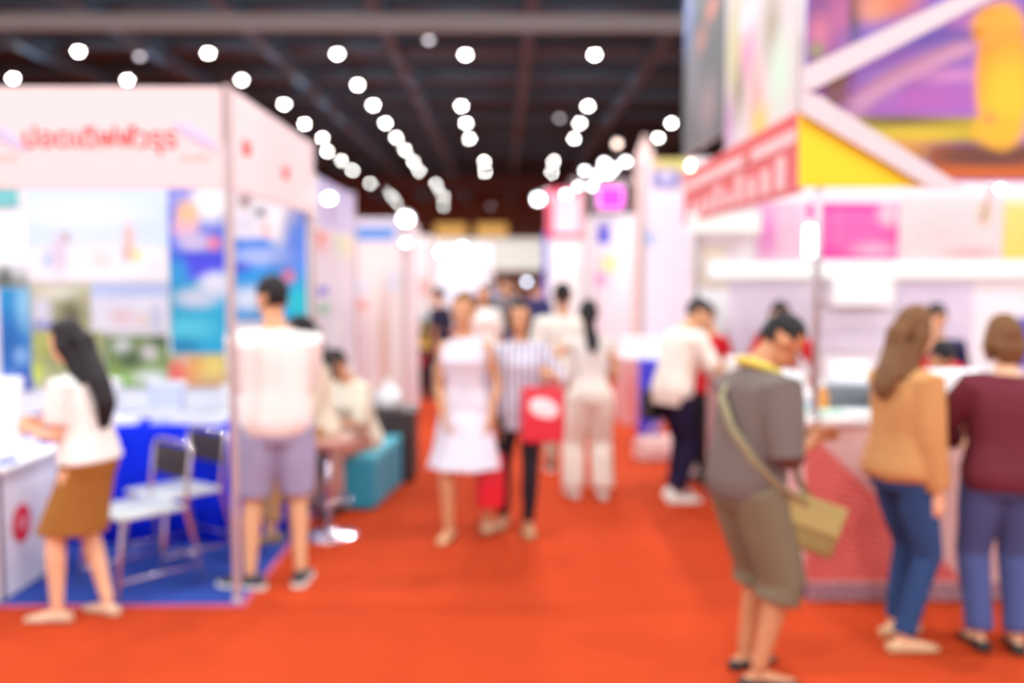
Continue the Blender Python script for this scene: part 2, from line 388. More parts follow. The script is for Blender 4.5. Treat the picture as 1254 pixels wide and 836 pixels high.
    for k, sg in (('L', -1), ('R', 1)):
        A, E, W = arm[k]
        tube(b, [(A + (fat(.38)[0] - A) * .35) * S, A * S, (A + (E - A) * .5) * S, E * S, (E + (W - E) * .3) * S, W * S], [r * S * ar for r in (.058, .056, .046, .038, .039, .026)], n=12)
        d = (W - E).normalized(); inn = Vector((-sg, 0, 0)); inn = inn - d * inn.dot(d); inn = inn.normalized() if inn.length > .2 else Vector((0, 0, -1))
        acr = d.cross(inn).normalized()       # across the palm; forward side carries the thumb
        if acr.dot(Vector((0, 1, .4))) < 0: acr = -acr
        tube(b, [W * S, (W + d * .03) * S, (W + d * .085) * S], [(.026 * S, .018 * S), (.036 * S, .016 * S), (.038 * S, .014 * S)], side=acr, n=12)
        for j, (o_, ln) in enumerate(((.029, .068), (.010, .078), (-.010, .072), (-.029, .056))):
            q = W + d * .085 + acr * o_; q1 = q + (d * .9 + inn * .35).normalized() * ln * .5; q2 = q1 + (d * .55 + inn * .8).normalized() * ln * .5
            tube(b, [(q - d * .015) * S, q1 * S, q2 * S], [.0092 * S, .0085 * S, .0072 * S], n=8)
        q = W + d * .025 + acr * .028; q1 = q + (d * .6 + acr * .75 + inn * .2).normalized() * .04; q2 = q1 + (d * .85 + acr * .25 + inn * .35).normalized() * .032
        tube(b, [(q - acr * .01) * S, q1 * S, q2 * S], [.011 * S, .010 * S, .008 * S], n=8)
        H, K, N, fy, fz = leg[k]
        tube(b, [H * S, (H + (K - H) * .45) * S, K * S, (K + (N - K) * .3) * S, (K + (N - K) * .7) * S, N * S], [r * S for r in (.088, .078, .054, .055, .042, .034)], n=14)
        fd = Vector((-math.sin(fy), math.cos(fy), 0)); base = Vector((N.x, N.y, fz))
        tube(b, [(base + fd * t + Vector((0, 0, z))) * S for t, z in ((-.05, .035), (0, .045), (.07, .034), (.14, .022), (.165, .018))], [(w * S, h * S) for w, h in ((.026, .026), (.030, .034), (.036, .024), (.036, .013), (.022, .01))], side=Vector((fd.y, -fd.x, 0)), n=12)
    bo = obj('body', b, skin, root); melt(bo, (.0062 if near else .011) * S, 3)
    # ---- hair
    h = bmesh.new(); n_u, n_v = 28, 18; rings = []
    for j in range(1, n_v):
        ph = PI * j / n_v; rr = []
        for i in range(n_u):
            th = 2 * PI * i / n_u; d = Vector((math.sin(ph) * math.cos(th), math.sin(ph) * math.sin(th), math.cos(ph)))
            face = d.y > .25 + .35 * max(0, d.z - .35) and d.z < .55 
            low = d.z < (-.8 if hair == 'bob' else -.66 if d.y < -.15 else -.3)
            sidew = abs(d.x) > .75 and d.z < -.05 and hair in ('short', 'bun')
            k = .80 if (face or low or sidew) else 1.13 + .02 * noise.noise(d * 6)
            rr.append(HP(d.x * .077 * k, -.010 + d.y * .096 * k, .020 + d.z * .100 * k))
        rings.append(rr)
    ring_loft(h, rings)
    if hair == 'bob':
        for sg in (-1, 1): tube(h, [HP(sg * .07, -.02, .03), HP(sg * .083, -.01, -.04), HP(sg * .07, -.005, -.105)], [(.018 * S, .05 * S), (.02 * S, .055 * S), (.012 * S, .04 * S)], side=Mh @ Vector((1, 0, 0)), n=10)
        tube(h, [HP(0, -.07, .02), HP(0, -.085, -.06), HP(0, -.07, -.125)], [(.075 * S, .03 * S), (.08 * S, .032 * S), (.055 * S, .02 * S)], n=12, side=Mh @ Vector((1, 0, 0)))
    if hair in ('long', 'pony'):
        w = 1. if hair == 'long' else .62
        c4, M4 = fat(.40); bk = lambda s_, o_: fat(s_)[0] + fat(s_)[1] @ Vector((0, -interp(tab, s_)[1] - o_, 0))
        pts = [hc + Mh @ Vector((0, -.07, .05)), hc + Mh @ Vector((0, -.105, -.02)), hc + Mh @ Vector((0, -.095, -.10)), bk(.42, .045), bk(.42 - hair_len * .5, .042), bk(.42 - hair_len, .035)]
        tube(h, [q * S for q in pts], [(a * w * S, c * S) for a, c in ((.05, .03), (.078, .036), (.085, .036), (.095, .032), (.085, .028), (.05, .014))], side=Mh @ Vector((1, 0, 0)), n=14)
        if hair == 'long':
            for sg in (-1, 1): tube(h, [HP(sg * .062, .0, .05), HP(sg * .086, -.015, -.02), HP(sg * .082, -.035, -.10), (fat(.41)[0] + fat(.41)[1] @ Vector((sg * .09, -.075, 0))) * S], [(.016 * S, .03 * S), (.018 * S, .045 * S), (.018 * S, .045 * S), (.02 * S, .04 * S)], side=Mh @ Vector((1, 0, 0)), n=10)
    if hair == 'bun': ball(h, HP(0, -.07, .10), (.042 * S, .04 * S, .038 * S), Mh)
    ho = obj('hair', h, hairm, root); melt(ho, (.0075 if near else .011) * S, 3, .004, 26.)
    if near:
        for sg in (-1, 1):
            eb = ball(bmesh.new(), HP(sg * .032, .0755, .004), (.0125 * S, .0105 * S, .0075 * S), Mh); eo = obj('eye', eb, EYEW, root, True)
            obj('pupil', ball(bmesh.new(), HP(sg * .032, .0825, .004), .0058 * S), PUPIL, eo, True)
        for sg in (-1, 1): obj('eyebrow', tube(bmesh.new(), [HP(sg * .018, .0865, .026), HP(sg * .034, .086, .031), HP(sg * .05, .076, .026)], [.003 * S, .0038 * S, .002 * S], n=8), hairm, root, True)
        obj('mouth', ball(bmesh.new(), HP(0, .0955, -.060), (.021 * S, .007 * S, .007 * S), Mh), LIP, root, True)
    # ---- clothes
    vx = (.009 if near else .013) * S
    if top:
        kind, m, hem, sleeve, lo = top['n'], top['m'], top.get('hem', -.06), top.get('sleeve', .7), top.get('loose', .016)
        t = bmesh.new(); nk = .475 if sex == 'f' else .478
        ss = [hem]; 
        while ss[-1] + .045 < nk - .03: ss.append(ss[-1] + .045)
        ss += [nk - .015, nk]
        bl = top.get('blouse', .0)
        rg = []
        for s_ in ss:
            g = lo + bl * max(0, 1 - abs(s_ - .12) / .25) if s_ < nk - .06 else lo * .55 + .004
            rg.append(tring(s_, g, g * .9))
        if top.get('skirt'):      # a dress: carry the cloth down over the thighs
            hz, ha, hb = top['skirt']; lowr = rg[0]; c0 = PV * 1.0; km = (leg['L'][1] + leg['R'][1]) / 2; more = []
            z0 = fat(hem)[0].z
            for q in range(7, 0, -1):
                f_ = q / 7; zz = z0 + (hz - z0) * f_; cc = Vector((c0.x + (km.x - c0.x) * f_, c0.y + (km.y - c0.y) * f_, zz)); a0, b0, _f = interp(tab, hem)
                ra, rb = a0 + lo + (ha - a0 - lo) * f_, b0 + lo + (hb - b0 - lo) * f_
                more.append([(cc + Vector((ra * (1 + .03 * f_ * math.sin(7 * th)) * math.cos(th), rb * (1 + .05 * f_ * math.sin(6 * th + 1)) * math.sin(th), 0))) * S for th in [2 * PI * k / 20 for k in range(20)]])
            rg = more + rg
        ring_loft(t, rg)
        if sleeve > 0:
            for k in 'LR':
                A, E, W = arm[k]; pts = [A + (fat(.36)[0] - A) * .35, A]; rr = [.066 * ar + lo, .064 * ar + lo]
                for q in (.5, 1., 1.5, 2.):
                    if q <= sleeve + .01:
                        pts.append(A + (E - A) * q if q <= 1 else E + (W - E) * (q - 1)); rr.append({.5: .054, 1.: .047, 1.5: .043, 2.: .034}[q] * ar + lo)
                q = sleeve
                if min(abs(q - z) for z in (.5, 1, 1.5, 2)) > .02:
                    pts.append(A + (E - A) * q if q <= 1 else E + (W - E) * (q - 1)); rr.append((.056 - .01 * q) * ar + lo)
                tube(t, [x_ * S for x_ in pts], [x_ * S for x_ in rr], n=14, dome=False)
        if top.get('collar'):
            tube(t, [fat(.455)[0] * S, fat(.495)[0] * S, fat(.515)[0] * S], [(.085 * S, .078 * S), (.070 * S, .068 * S), (.066 * S, .066 * S)], side=Msh @ Vector((1, 0, 0)), n=16, dome=False)
        o_ = obj(kind, t, m, root); melt(o_, vx, 3, top.get('fold', .009), 9.)
    if bottom:
        kind, m = bottom['n'], bottom['m']; t = bmesh.new(); lo = bottom.get('loose', .014)
        if kind == 'skirt':
            hz, ha, hb = bottom['hem']; rg = [tring(s_, .010, .010) for s_ in (.10, .06, .02, -.02, -.06)][::-1]; km = (leg['L'][1] + leg['R'][1]) / 2; z0 = fat(-.06)[0].z; c0 = fat(-.06)[0]; more = []
            for q in range(6, 0, -1):
                f_ = q / 6; cc = c0.lerp(Vector((km.x, km.y, hz)), f_); cc.z = z0 + (hz - z0) * f_; a0, b0, _f = interp(tab, -.06)
                more.append([(cc + Vector(((a0 + .01 + (ha - a0) * f_) * math.cos(th), (b0 + .01 + (hb - b0) * f_) * math.sin(th), 0))) * S for th in [2 * PI * k / 20 for k in range(20)]])
            ring_loft(t, more + rg)
        else:
            ring_loft(t, [tring(s_, .012, .012) for s_ in (-.13, -.09, -.05, 0, .04, bottom.get('waist', .08))])
            ln = bottom.get('len', 2.); rk = bottom.get('r', (.104, .092, .074, .066, .056))
            for k in 'LR':
                H, K, N = leg[k][:3]; pts = [H + Vector((0, 0, .02)), H + (K - H) * .45, K, K + (N - K) * .35, N + (K - N) * .02]
                keep = [(x_, r_) for x_, r_, q in zip(pts, rk, (0, .45, 1., 1.35, 2.)) if q <= ln + .01]
                if ln not in (.45, 1., 1.35, 2.): keep.append(((H + (K - H) * ln) if ln < 1 else K + (N - K) * (ln - 1), bottom.get('end', rk[2])))
                tube(t, [x_ * S for x_, _ in keep], [r_ * S for _, r_ in keep], n=16, dome=False)
        o_ = obj(kind, t, m, root); melt(o_, vx, 3, bottom.get('fold', .007), 10.)
    if shoes:
        for k in 'LR':
            H, K, N, fy, fz = leg[k]; fd = Vector((-math.sin(fy), math.cos(fy), 0)); sd = Vector((fd.y, -fd.x, 0)); base = Vector((N.x, N.y, fz)); t = bmesh.new()
            hi = shoes.get('h', 1.); rg = []
            for tt, w, hh in ((-.085, .022, .05), (-.075, .034, .075), (-.03, .038, .08), (.02, .040, .072), (.08, .047, .055), (.14, .047, .045), (.175, .034, .036), (.19, .015, .02)):
                c = base + fd * tt; hh *= hi
                rg.append([(c + sd * (w * math.copysign(abs(math.cos(th)) ** .7, math.cos(th))) + Vector((0, 0, hh * (.5 + .5 * math.copysign(abs(math.sin(th)) ** .7, math.sin(th)))))) * S for th in [2 * PI * q / 16 for q in range(16)]])
            ring_loft(t, rg); so = obj('shoe', t, shoes['m'], root, True)
            if shoes.get('sole'):
                t = bmesh.new(); rg = []
                for tt, w in ((-.092, .02), (-.08, .038), (-.02, .042), (.08, .051), (.14, .051), (.18, .038), (.196, .015)):
                    c = base + fd * tt; rg.append([(c + sd * (w * x_) + Vector((0, 0, z_))) * S for x_, z_ in ((-1, .001), (1, .001), (1.02, .012), (1, .026), (-1, .026), (-1.02, .012))])
                ring_loft(t, rg); obj('sole', t, shoes['sole'], so)
            if shoes.get('heel'):
                c = (base - fd * .06) * S; obj('heel', tube(bmesh.new(), [c + Vector((0, 0, .001)), c + Vector((0, 0, .04 * S))], [.012, .025], n=10, dome=False), shoes['m'], so)
    root['_S'] = S
    P = {'root': root, 'S': S, 'arm': arm, 'leg': leg, 'fat': fat, 'M': Matrix.Translation(root.location) @ Matrix.Rotation(root.rotation_euler.z, 4, 'Z')}
    P['w'] = lambda v: P['M'] @ (Vector(v) * S)
    del root['_S']
    return P
def fab(name, rgb, **k): return mat(name, rgb, k.pop('rough', .85), 0, k.pop('var', .05), k.pop('scale', 14.), spec=.15, **k)
exec_people = []
WHITE = fab('cloth_white', (246, 240, 232)); 
nude = mat('shoe_nude', (222, 180, 150), .5); tan = mat('shoe_tan', (190, 150, 110), .55); blk = mat('shoe_black', (38, 34, 34), .5); wht = mat('shoe_white', (236, 230, 220), .5); solew = mat('sole_white', (240, 234, 224), .6)
DEN = fab('denim_blue', (52, 78, 124)); DEN2 = fab('denim_slate', (82, 92, 142))
# 1 woman at the counter
q = gp(101, 757)
W1 = person('woman in white blouse and short brown skirt standing at the white counter', q, 72, 1.54, 'f', pelvis=(0, -.07, .925), lean=7, hp=16, hy=6,
       feet={'L': (-.09, .09, 0, 14), 'R': (.10, -.09, 0, -10)}, hands={'L': (-.12, .22, 1.08), 'R': (.10, .26, 1.08)}, elbows={'L': (-.3, -.6, -.8), 'R': (.3, -.6, -.8)},
       skin=SKIN2, hair='long', hair_len=.26, top=dict(n='blouse', m=WHITE, hem=-.02, sleeve=.75, loose=.02, blouse=.02),
       bottom=dict(n='skirt', m=fab('cloth_brown', (166, 112, 54)), hem=(.50, .175, .19)), shoes=dict(m=nude, h=.75, heel=1))
# 2 man in T-shirt
q = gp(341, 716)
W2 = person('man in white T-shirt and grey shorts seen from behind by the booth post', q, 14, 1.75, 'm', lean=3, hp=8, hy=22,
       feet={'L': (-.15, -.02, 0, 62), 'R': (.12, .0, 0, -14)}, hands={'L': (-.02, .30, 1.12), 'R': (.06, .30, 1.08)}, elbows={'L': (-.5, -.5, -.7), 'R': (.35, -.6, -.8)},
       skin=SKIN, hair='short', top=dict(n='shirt', m=fab('cloth_pinkwhite', (248, 236, 230)), hem=-.09, sleeve=.85, loose=.026, blouse=.01),
       bottom=dict(n='shorts', m=fab('cloth_greylilac', (172, 172, 206)), len=.92, end=.1, r=(.118, .112, .1, .1, .1)), shoes=dict(m=mat('shoe_charcoal', (62, 58, 66), .6), sole=solew))
# 5 woman with bun
q = gp(570, 655)
W5 = person('woman with tied-up hair in sleeveless white dress walking towards us with a red tote', q, 172, 1.63, 'f', lean=1, hp=2, hy=-6,
       feet={'R': (.10, .10, 0, -6), 'L': (-.13, -.16, .02, 8)}, hands={'R': (.12, .16, .86), 'L': (-.19, .06, .84)}, elbows={'R': (.5, -.7, 0)},
       skin=SKIN, hair='bun', hairm=HAIRG, top=dict(n='dress', m=fab('cloth_lilacwhite', (232, 226, 238)), hem=-.05, sleeve=0, loose=.012, skirt=(.50, .255, .20), fold=.012), shoes=dict(m=tan, h=.6))
# 6 woman in stripes
q = gp(636, 648)
W6 = person('woman in striped open blouse and black trousers carrying a red and white bag', q, 176, 1.58, 'f', lean=1, hp=4, hy=4,
       feet={'R': (.13, -.12, .0, -10), 'L': (-.07, .08, 0, 6)}, hands={'L': (-.24, .24, 1.17), 'R': (.17, .06, .82)}, elbows={'L': (-.5, -.5, -.7)},
       skin=SKIN, hair='bob', top=dict(n='blouse', m=stripes('cloth_stripe', (96, 90, 150), (236, 230, 240), 7., thr=.2), hem=-.17, sleeve=1.3, loose=.02, blouse=.01),
       bottom=dict(n='trousers', m=fab('cloth_black', (46, 40, 48)), r=(.10, .085, .062, .06, .045)), shoes=dict(m=tan, h=.7))
# 7 man in white shirt
q = gp(688, 578)
W7 = person('man in white shirt walking away down the red aisle beside the ponytail woman', q, -4, 1.68, 'm', lean=2, feet={'L': (-.1, .1, 0, 4), 'R': (.1, -.1, 0, -4)}, hands={'R': (.16, .2, 1.0)},
       skin=SKIN3, hair='short', top=dict(n='shirt', m=fab('cloth_offwhite', (244, 234, 222)), hem=-.1, sleeve=.9, loose=.028),
       bottom=dict(n='trousers', m=fab('cloth_beige', (196, 176, 156))), shoes=dict(m=blk, sole=solew))
# 8 woman in pale trousers
q = gp(722, 610)
W8 = person('woman with long black ponytail in pale grey top and cream trousers', q, 6, 1.56, 'f', lean=8, hp=-2, hy=-8,
       feet={'L': (-.13, .05, 0, 10), 'R': (.11, -.02, 0, -6)}, hands={'L': (-.24, .14, 1.02), 'R': (.14, .26, 1.05)}, elbows={'L': (-.9, -.5, 0)},
       skin=SKIN, hair='pony', hair_len=.1, top=dict(n='top', m=fab('cloth_palegrey', (234, 224, 216)), hem=-.02, sleeve=.25, loose=.012),
       bottom=dict(n='trousers', m=fab('cloth_cream', (242, 230, 216)), r=(.122, .115, .1, .1, .095)), shoes=dict(m=wht))
# 9 man navy trousers
q = gp(828, 611)
W9 = person('man in cream shirt and navy trousers leaning on the side of the patterned counter', q, -66, 1.62, 'm', lean=20, hp=14, pelvis=(0, -.04, .92), feet={'L': (-.09, .03, 0, 0), 'R': (.10, -.05, 0, -20)}, hands={'L': (-.02, .44, 1.08), 'R': (.14, .42, 1.06)},
       skin=SKIN, hair='short', top=dict(n='shirt', m=stripes('cloth_check', (236, 214, 198), (246, 236, 224), 11., thr=.5), hem=-.14, sleeve=.9, loose=.03),
       bottom=dict(n='trousers', m=fab('cloth_navy', (36, 28, 58))), shoes=dict(m=wht, sole=solew))
# 10 man with crossbody bag
q = gp(917, 828)
W10 = person('man in grey shirt with yellow neck scarf, knee-length khaki shorts and an olive crossbody bag', q, -68, 1.63, 'm', lean=10, hp=36, hy=-12, pelvis=(0, -.03, .92),
       feet={'L': (-.10, .05, 0, 8), 'R': (.11, -.03, 0, -16)}, hands={'L': (.06, .25, 1.10), 'R': (.13, .21, 1.08)}, elbows={'R': (.5, -.8, -.4), 'L': (-.6, -.6, -.4)},
       skin=SKIN3, hair='short', top=dict(n='shirt', m=fab('cloth_taupe', (118, 104, 98)), hem=-.10, sleeve=1.15, loose=.032, blouse=.01),
       bottom=dict(n='shorts', m=fab('cloth_khaki', (126, 112, 90)), len=1.25, end=.105, r=(.128, .122, .112, .105, .1)), shoes=dict(m=blk, h=.6))
# 11 woman tan sweater
q = gp(1098, 788)
W11 = person('woman with long brown hair in camel sweater and blue jeans at the patterned counter', q, -70, 1.61, 'f', lean=3, hp=10, hy=-6,
       feet={'L': (-.10, .07, 0, 6), 'R': (.10, -.05, 0, -12)}, hands={'R': (.19, .05, .80), 'L': (-.06, .38, 1.06)}, elbows={'R': (.4, -.8, 0)},
       skin=SKIN2, hair='long', hairm=HAIRBR, hair_len=.10, top=dict(n='sweater', m=fab('cloth_camel', (206, 148, 94), bump=.2), hem=-.08, sleeve=1.95, loose=.03, blouse=.015),
       bottom=dict(n='jeans', m=DEN, r=(.106, .094, .068, .062, .05)), shoes=dict(m=mat('shoe_camel', (214, 168, 124), .5), h=.7))
# 12 maroon
q = gp(1222, 795)
W12 = person('person with short brown hair in maroon sweater and slate blue trousers, back turned', q, -10, 1.57, 'f', lean=4, hp=6, hy=6,
       feet={'L': (-.09, .02, 0, 8), 'R': (.09, .0, 0, -8)}, hands={'R': (.16, .34, 1.02), 'L': (-.16, .32, 1.02)}, elbows={'R': (.9, -.4, -.4), 'L': (-.9, -.4, -.4)},
       skin=SKIN2, hair='bob', hairm=HAIRBR, top=dict(n='sweater', m=fab('cloth_maroon', (112, 46, 56)), hem=-.1, sleeve=1.9, loose=.034, blouse=.015),
       bottom=dict(n='trousers', m=DEN2, r=(.118, .108, .086, .078, .07)), shoes=dict(m=blk, h=.7))
# seated people on the left
stool = gp(402, 656)
W3 = person('long-haired woman in cream shirt perched on the chrome stool behind the T-shirt man', (stool.x - .06, stool.y + .02), 112, 1.62, 'f', pelvis=(0, 0, .79), lean=8, hp=10, hy=-24, feet={'L': (-.10, .36, .0, 0), 'R': (.08, .22, .24, 0)}, hands={'L': (-.1, .32, .92), 'R': (.1, .34, .92)},
       skin=SKIN2, hair='long', hair_len=.12, top=dict(n='blouse', m=fab('cloth_ivory', (244, 232, 208)), hem=-.07, sleeve=1.4, loose=.022), bottom=dict(n='trousers', m=fab('cloth_tan', (190, 146, 104)), len=1.8), shoes=dict(m=mat('shoe_sand', (150, 118, 84), .6)))
W4 = person('dark-haired person in cream shirt sitting hunched on the teal bench', (-1.10, 7.60), 146, 1.62, 'f', pelvis=(0, 0, .548), lean=24, hp=14, feet={'L': (-.12, .42, 0, 4), 'R': (.12, .40, 0, -4)}, hands={'L': (-.08, .40, .70), 'R': (.08, .42, .70)},
       skin=SKIN, hair='short', top=dict(n='shirt', m=fab('cloth_eggshell', (246, 238, 214)), hem=-.1, sleeve=1.0, loose=.03), bottom=dict(n='trousers', m=fab('cloth_salmon', (204, 148, 130)), len=1.9), shoes=dict(m=blk))
# staff behind the right counter
REDC = fab('cloth_red', (206, 32, 44)); NAVY = fab('cloth_darknavy', (40, 38, 76))
def std(label, px, py_top, Y, yaw, ht, topm, botm, **k):
    p = at(px, 330, Y)
    return person(label, (p.x, Y), yaw, ht, k.pop('sex', 'f'), near=False, shoes=dict(m=blk), top=dict(n='shirt', m=topm, hem=-.08, sleeve=k.pop('sleeve', .9), loose=.024), bottom=dict(n='trousers', m=botm), **k)
BLKC = MATS['cloth_black']; 
std('dark-haired attendant in navy shirt standing behind the counter past the camel sweater', 1150, 375, 7.4, 150, 1.56, NAVY, BLKC, lean=8, hp=22)
std('attendant in red shirt bending low behind the counter by the navy-shirted one', 1142, 420, 6.7, 170, 1.52, REDC, BLKC, lean=42, hp=25, hands={'L': (-.15, .45, 1.02), 'R': (.15, .45, 1.02)}, pelvis=(0, -.05, .9))
std('black-haired attendant in red shirt behind the counter past the grey-shirted man', 958, 375, 8.1, 160, 1.58, REDC, BLKC, lean=16, hp=20, hands={'L': (-.3, .4, 1.05), 'R': (.15, .4, 1.05)}, hair='long')
std('attendant in red shirt facing the leaning man across the counter', 873, 380, 8.32, 118, 1.52, REDC, BLKC, lean=4, hp=12)
# far visitors in the aisle
FAR = [('distant visitor in white shirt walking behind the woman in the white dress', 592, 12.5, 178, 1.62, WHITE, BLKC, dict(hair='long')),
       ('distant visitor in black with a blue collar at the far left shelves', 540, 14.0, 60, 1.58, fab('cloth_ink', (44, 40, 62)), BLKC, dict(hair='short')),
       ('distant visitor in grey shirt behind the striped blouse', 617, 17., 182, 1.66, fab('cloth_grey', (120, 112, 118)), DEN, dict(hair='short', sex='m')),
       ('distant visitor in dark blue shirt left of the white-shirted man', 656, 16., 4, 1.66, fab('cloth_darkblue', (58, 62, 110)), BLKC, dict(hair='short', sex='m')),
       ('distant visitor in brown shirt walking far down the aisle', 628, 24., 0, 1.64, fab('cloth_umber', (110, 84, 72)), DEN, dict(hair='short', sex='m')),
       ('distant visitor in pink shirt far down the aisle near the red-framed tower', 664, 26., 176, 1.6, fab('cloth_pink', (226, 150, 150)), DEN, dict(hair='long')),
       ('distant visitor in pale blue shirt at the far white stand', 600, 25., 20, 1.62, fab('cloth_skyblue', (160, 180, 220)), BLKC, dict(hair='short', sex='m'))]
for lb, px, Y, yw, ht, tm, bmx, kw in FAR:
    std(lb, px, 0, Y, yw, ht, tm, bmx, lean=3, feet={'L': (-.1, .12, 0, 0), 'R': (.1, -.12, 0, 0)}, **kw)

# ------------------------------------------------------------------ left corner booth
alu = mat('aluminium', (206, 186, 186), .35, .4); pale = mat('fascia_pink_white', (244, 222, 222), .6, var=.01); white = mat('panel_white', (248, 246, 246), .6, var=.015)
redp = mat('print_red', (232, 70, 70), .6); lilac = mat('print_lilac', (214, 206, 236), .6)
XL, YL0, YL1 = -1.42, 5.24, 7.5
ZT, ZB = at(283, 107, YL0).z, at(283, 231, YL0).z
booth = thing('exhibition_booth', 'white corner booth with pink-white name board on the left of the aisle', 'booth', (XL, YL0, 0))
def lo(o): o.location = -Vector(booth.location); return o
def bpart(name, bm, m, par, smooth=False):
    o = obj(name, bm, m, par, smooth); o.location = Vector(o.location) - Vector(par.location); return o
for x, y in ((XL, YL0), (XL, YL1), (-4.6, YL0), (-4.6, YL1)): bpart('post', lathe(bmesh.new(), [(.022, 0.001), (.03, .01), (.022, .03), (.022, ZT - .03), (.026, ZT), (.026, ZT + .01)], 8, (x, y, 0)), alu, booth)
ff = bpart('fascia_board', box(-4.57, XL - .03, YL0 - .015, YL0 + .015, ZB, ZT, .004), pale, booth)
fs = bpart('fascia_board', box(XL - .015, XL + .015, YL0 + .03, YL1 - .03, ZB, ZT, .004), pale, booth)
bpart('back_panel', box(-4.57, XL - .03, YL1 - .02, YL1 + .02, .02, ZT, .004), white, booth)
p = at(122, 170, YL0 - .017)
def sub(o, par):      # text placed in world space, then hung under a part of a thing
    o.parent = par; o.location = Vector(o.location) - Vector(booth.location) - Vector(par.location); return o
def sub2(o, par):
    o.parent = par; w = Vector(o.location); q_ = par
    while q_ is not None: w -= Vector(q_.location); q_ = q_.parent
    o.location = w; return o
sub2(text('ปอดเดิฟฟ์วรุร', .145, redp, p, (PI / 2, 0, 0), None), ff)
for px, py, sz in ((302, 182, .12), (350, 212, .12)):
    p = atx(px, py, XL + .017); sub2(text('เดิฟ', sz, redp, p, (PI / 2, 0, PI / 2), None), fs)
for px in (2, 238):
    p0 = at(px, 168, YL0 - .02)
    bm = bmesh.new(); tube(bm, [p0 + Vector((-.11, 0, .07)), p0 + Vector((-.03, 0, .03)), p0 + Vector((.06, 0, -.02)), p0 + Vector((.12, 0, -.07))], [(.006, .004), (.035, .004), (.03, .004), (.006, .004)], side=(0, 0, 1), n=8)
    o = obj('emblem', bm, lilac, ff)
    p0 = at(px, 193, YL0 - .017); sub2(text('ปอดเดิฟ', .045, mat('print_peach', (250, 206, 190), .6), p0, (PI / 2, 0, 0), None), ff)
fit = 'posters on the back wall of the pink-white booth'
YP = YL1 - .035
S1 = lambda *a, **k: sheet('poster', 'Y', YP, *a, cat='poster', **k)
S1(32, 228, 206, 345, [('e', 100, 262, 55, 14, (238, 246, 253), .8), ('r', 32, 305, 206, 345, (246, 240, 240)), ('e', 120, 330, 80, 30, (250, 246, 246), .7), ('e', 80, 291, 5, 6, (196, 132, 120), .6), ('e', 72, 312, 9, 22, (222, 204, 222), .6), ('e', 57, 318, 5, 10, (170, 200, 235), .6),
    ('e', 158, 290, 6, 16, (244, 190, 170), .6), ('e', 166, 312, 7, 7, (250, 226, 130), .6), ('e', 155, 310, 5, 10, (226, 170, 170), .6), ('e', 125, 318, 12, 9, (232, 224, 216), .7)], (214, 234, 252), (205, 226, 248), label='large beach poster with pale blue sky and two small figures on white sand')
S1(208, 228, 276, 432, [('e', 258, 246, 26, 26, (248, 250, 246), .4), ('e', 214, 240, 10, 14, (150, 160, 230), .7), ('e', 229, 266, 14, 20, (250, 196, 140), .4), ('e', 226, 280, 14, 10, (240, 186, 200), .6), ('e', 238, 296, 20, 12, (206, 196, 232), .4), ('e', 262, 298, 8, 8, (246, 130, 160), .5),
    ('r', 208, 308, 276, 328, (58, 70, 226)), ('e', 245, 330, 24, 14, (72, 70, 230), .4), ('r', 208, 344, 276, 432, (30, 176, 214)), ('e', 215, 335, 14, 18, (24, 160, 220), .6), ('e', 264, 348, 20, 14, (234, 240, 250), .4), ('e', 240, 365, 25, 11, (214, 224, 240), .5), ('e', 226, 402, 34, 12, (86, 208, 224), .6), ('e', 222, 424, 20, 10, (10, 138, 180), .6)],
   (92, 96, 232), (40, 150, 224), label='tall blue and teal sea poster with an orange balloon, left of the booth post')
S1(284, 232, 375, 392, [('r', 284, 232, 345, 292, (246, 246, 250)), ('e', 300, 246, 8, 8, (150, 110, 100), .6), ('e', 320, 260, 8, 6, (80, 90, 110), .6), ('e', 328, 280, 6, 10, (244, 130, 120), .6), ('e', 300, 275, 14, 14, (226, 226, 240), .6), ('e', 346, 268, 20, 34, (250, 250, 252), .3), ('e', 362, 300, 14, 40, (92, 140, 238), .5),
    ('e', 318, 314, 34, 10, (170, 190, 248), .5), ('r', 284, 330, 375, 392, (20, 150, 222)), ('e', 308, 366, 26, 14, (220, 232, 246), .5), ('e', 366, 372, 14, 22, (10, 200, 214), .5), ('e', 353, 338, 8, 8, (230, 120, 150), .5), ('e', 292, 328, 14, 6, (60, 70, 210), .6)],
   (64, 110, 236), (22, 160, 226), label='blue island poster with white top, right of the booth post behind the man')
S1(0, 352, 38, 478, [('e', 10, 420, 14, 30, (20, 110, 190), .6), ('e', 30, 370, 10, 30, (150, 216, 246), .6), ('e', 26, 436, 8, 10, (150, 200, 246), .6), ('r', 0, 455, 38, 478, (30, 80, 190)), ('e', 12, 462, 12, 8, (120, 160, 230), .6)], (30, 160, 222), (16, 96, 196), label='deep blue underwater poster at the far left edge')
S1(-40, 228, 22, 254, [('e', 10, 240, 14, 8, (120, 200, 204), .6)], (110, 200, 200), label='small teal strip poster in the upper left corner of the booth')
S1(-40, 322, 34, 350, [('e', 6, 340, 8, 14, (70, 90, 80), .6)], (240, 240, 244), (120, 134, 120), label='small grey-green photo above the underwater poster')
S1(39, 348, 110, 404, [('e', 52, 380, 12, 16, (232, 232, 246), .5), ('e', 85, 380, 18, 18, (132, 134, 92), .7), ('e', 88, 388, 8, 10, (104, 90, 78), .6), ('r', 40, 394, 66, 402, (160, 164, 226)), ('e', 70, 358, 20, 8, (236, 236, 214), .6)], (216, 216, 176), (190, 186, 130), label='small garden photo poster with a brown hut')
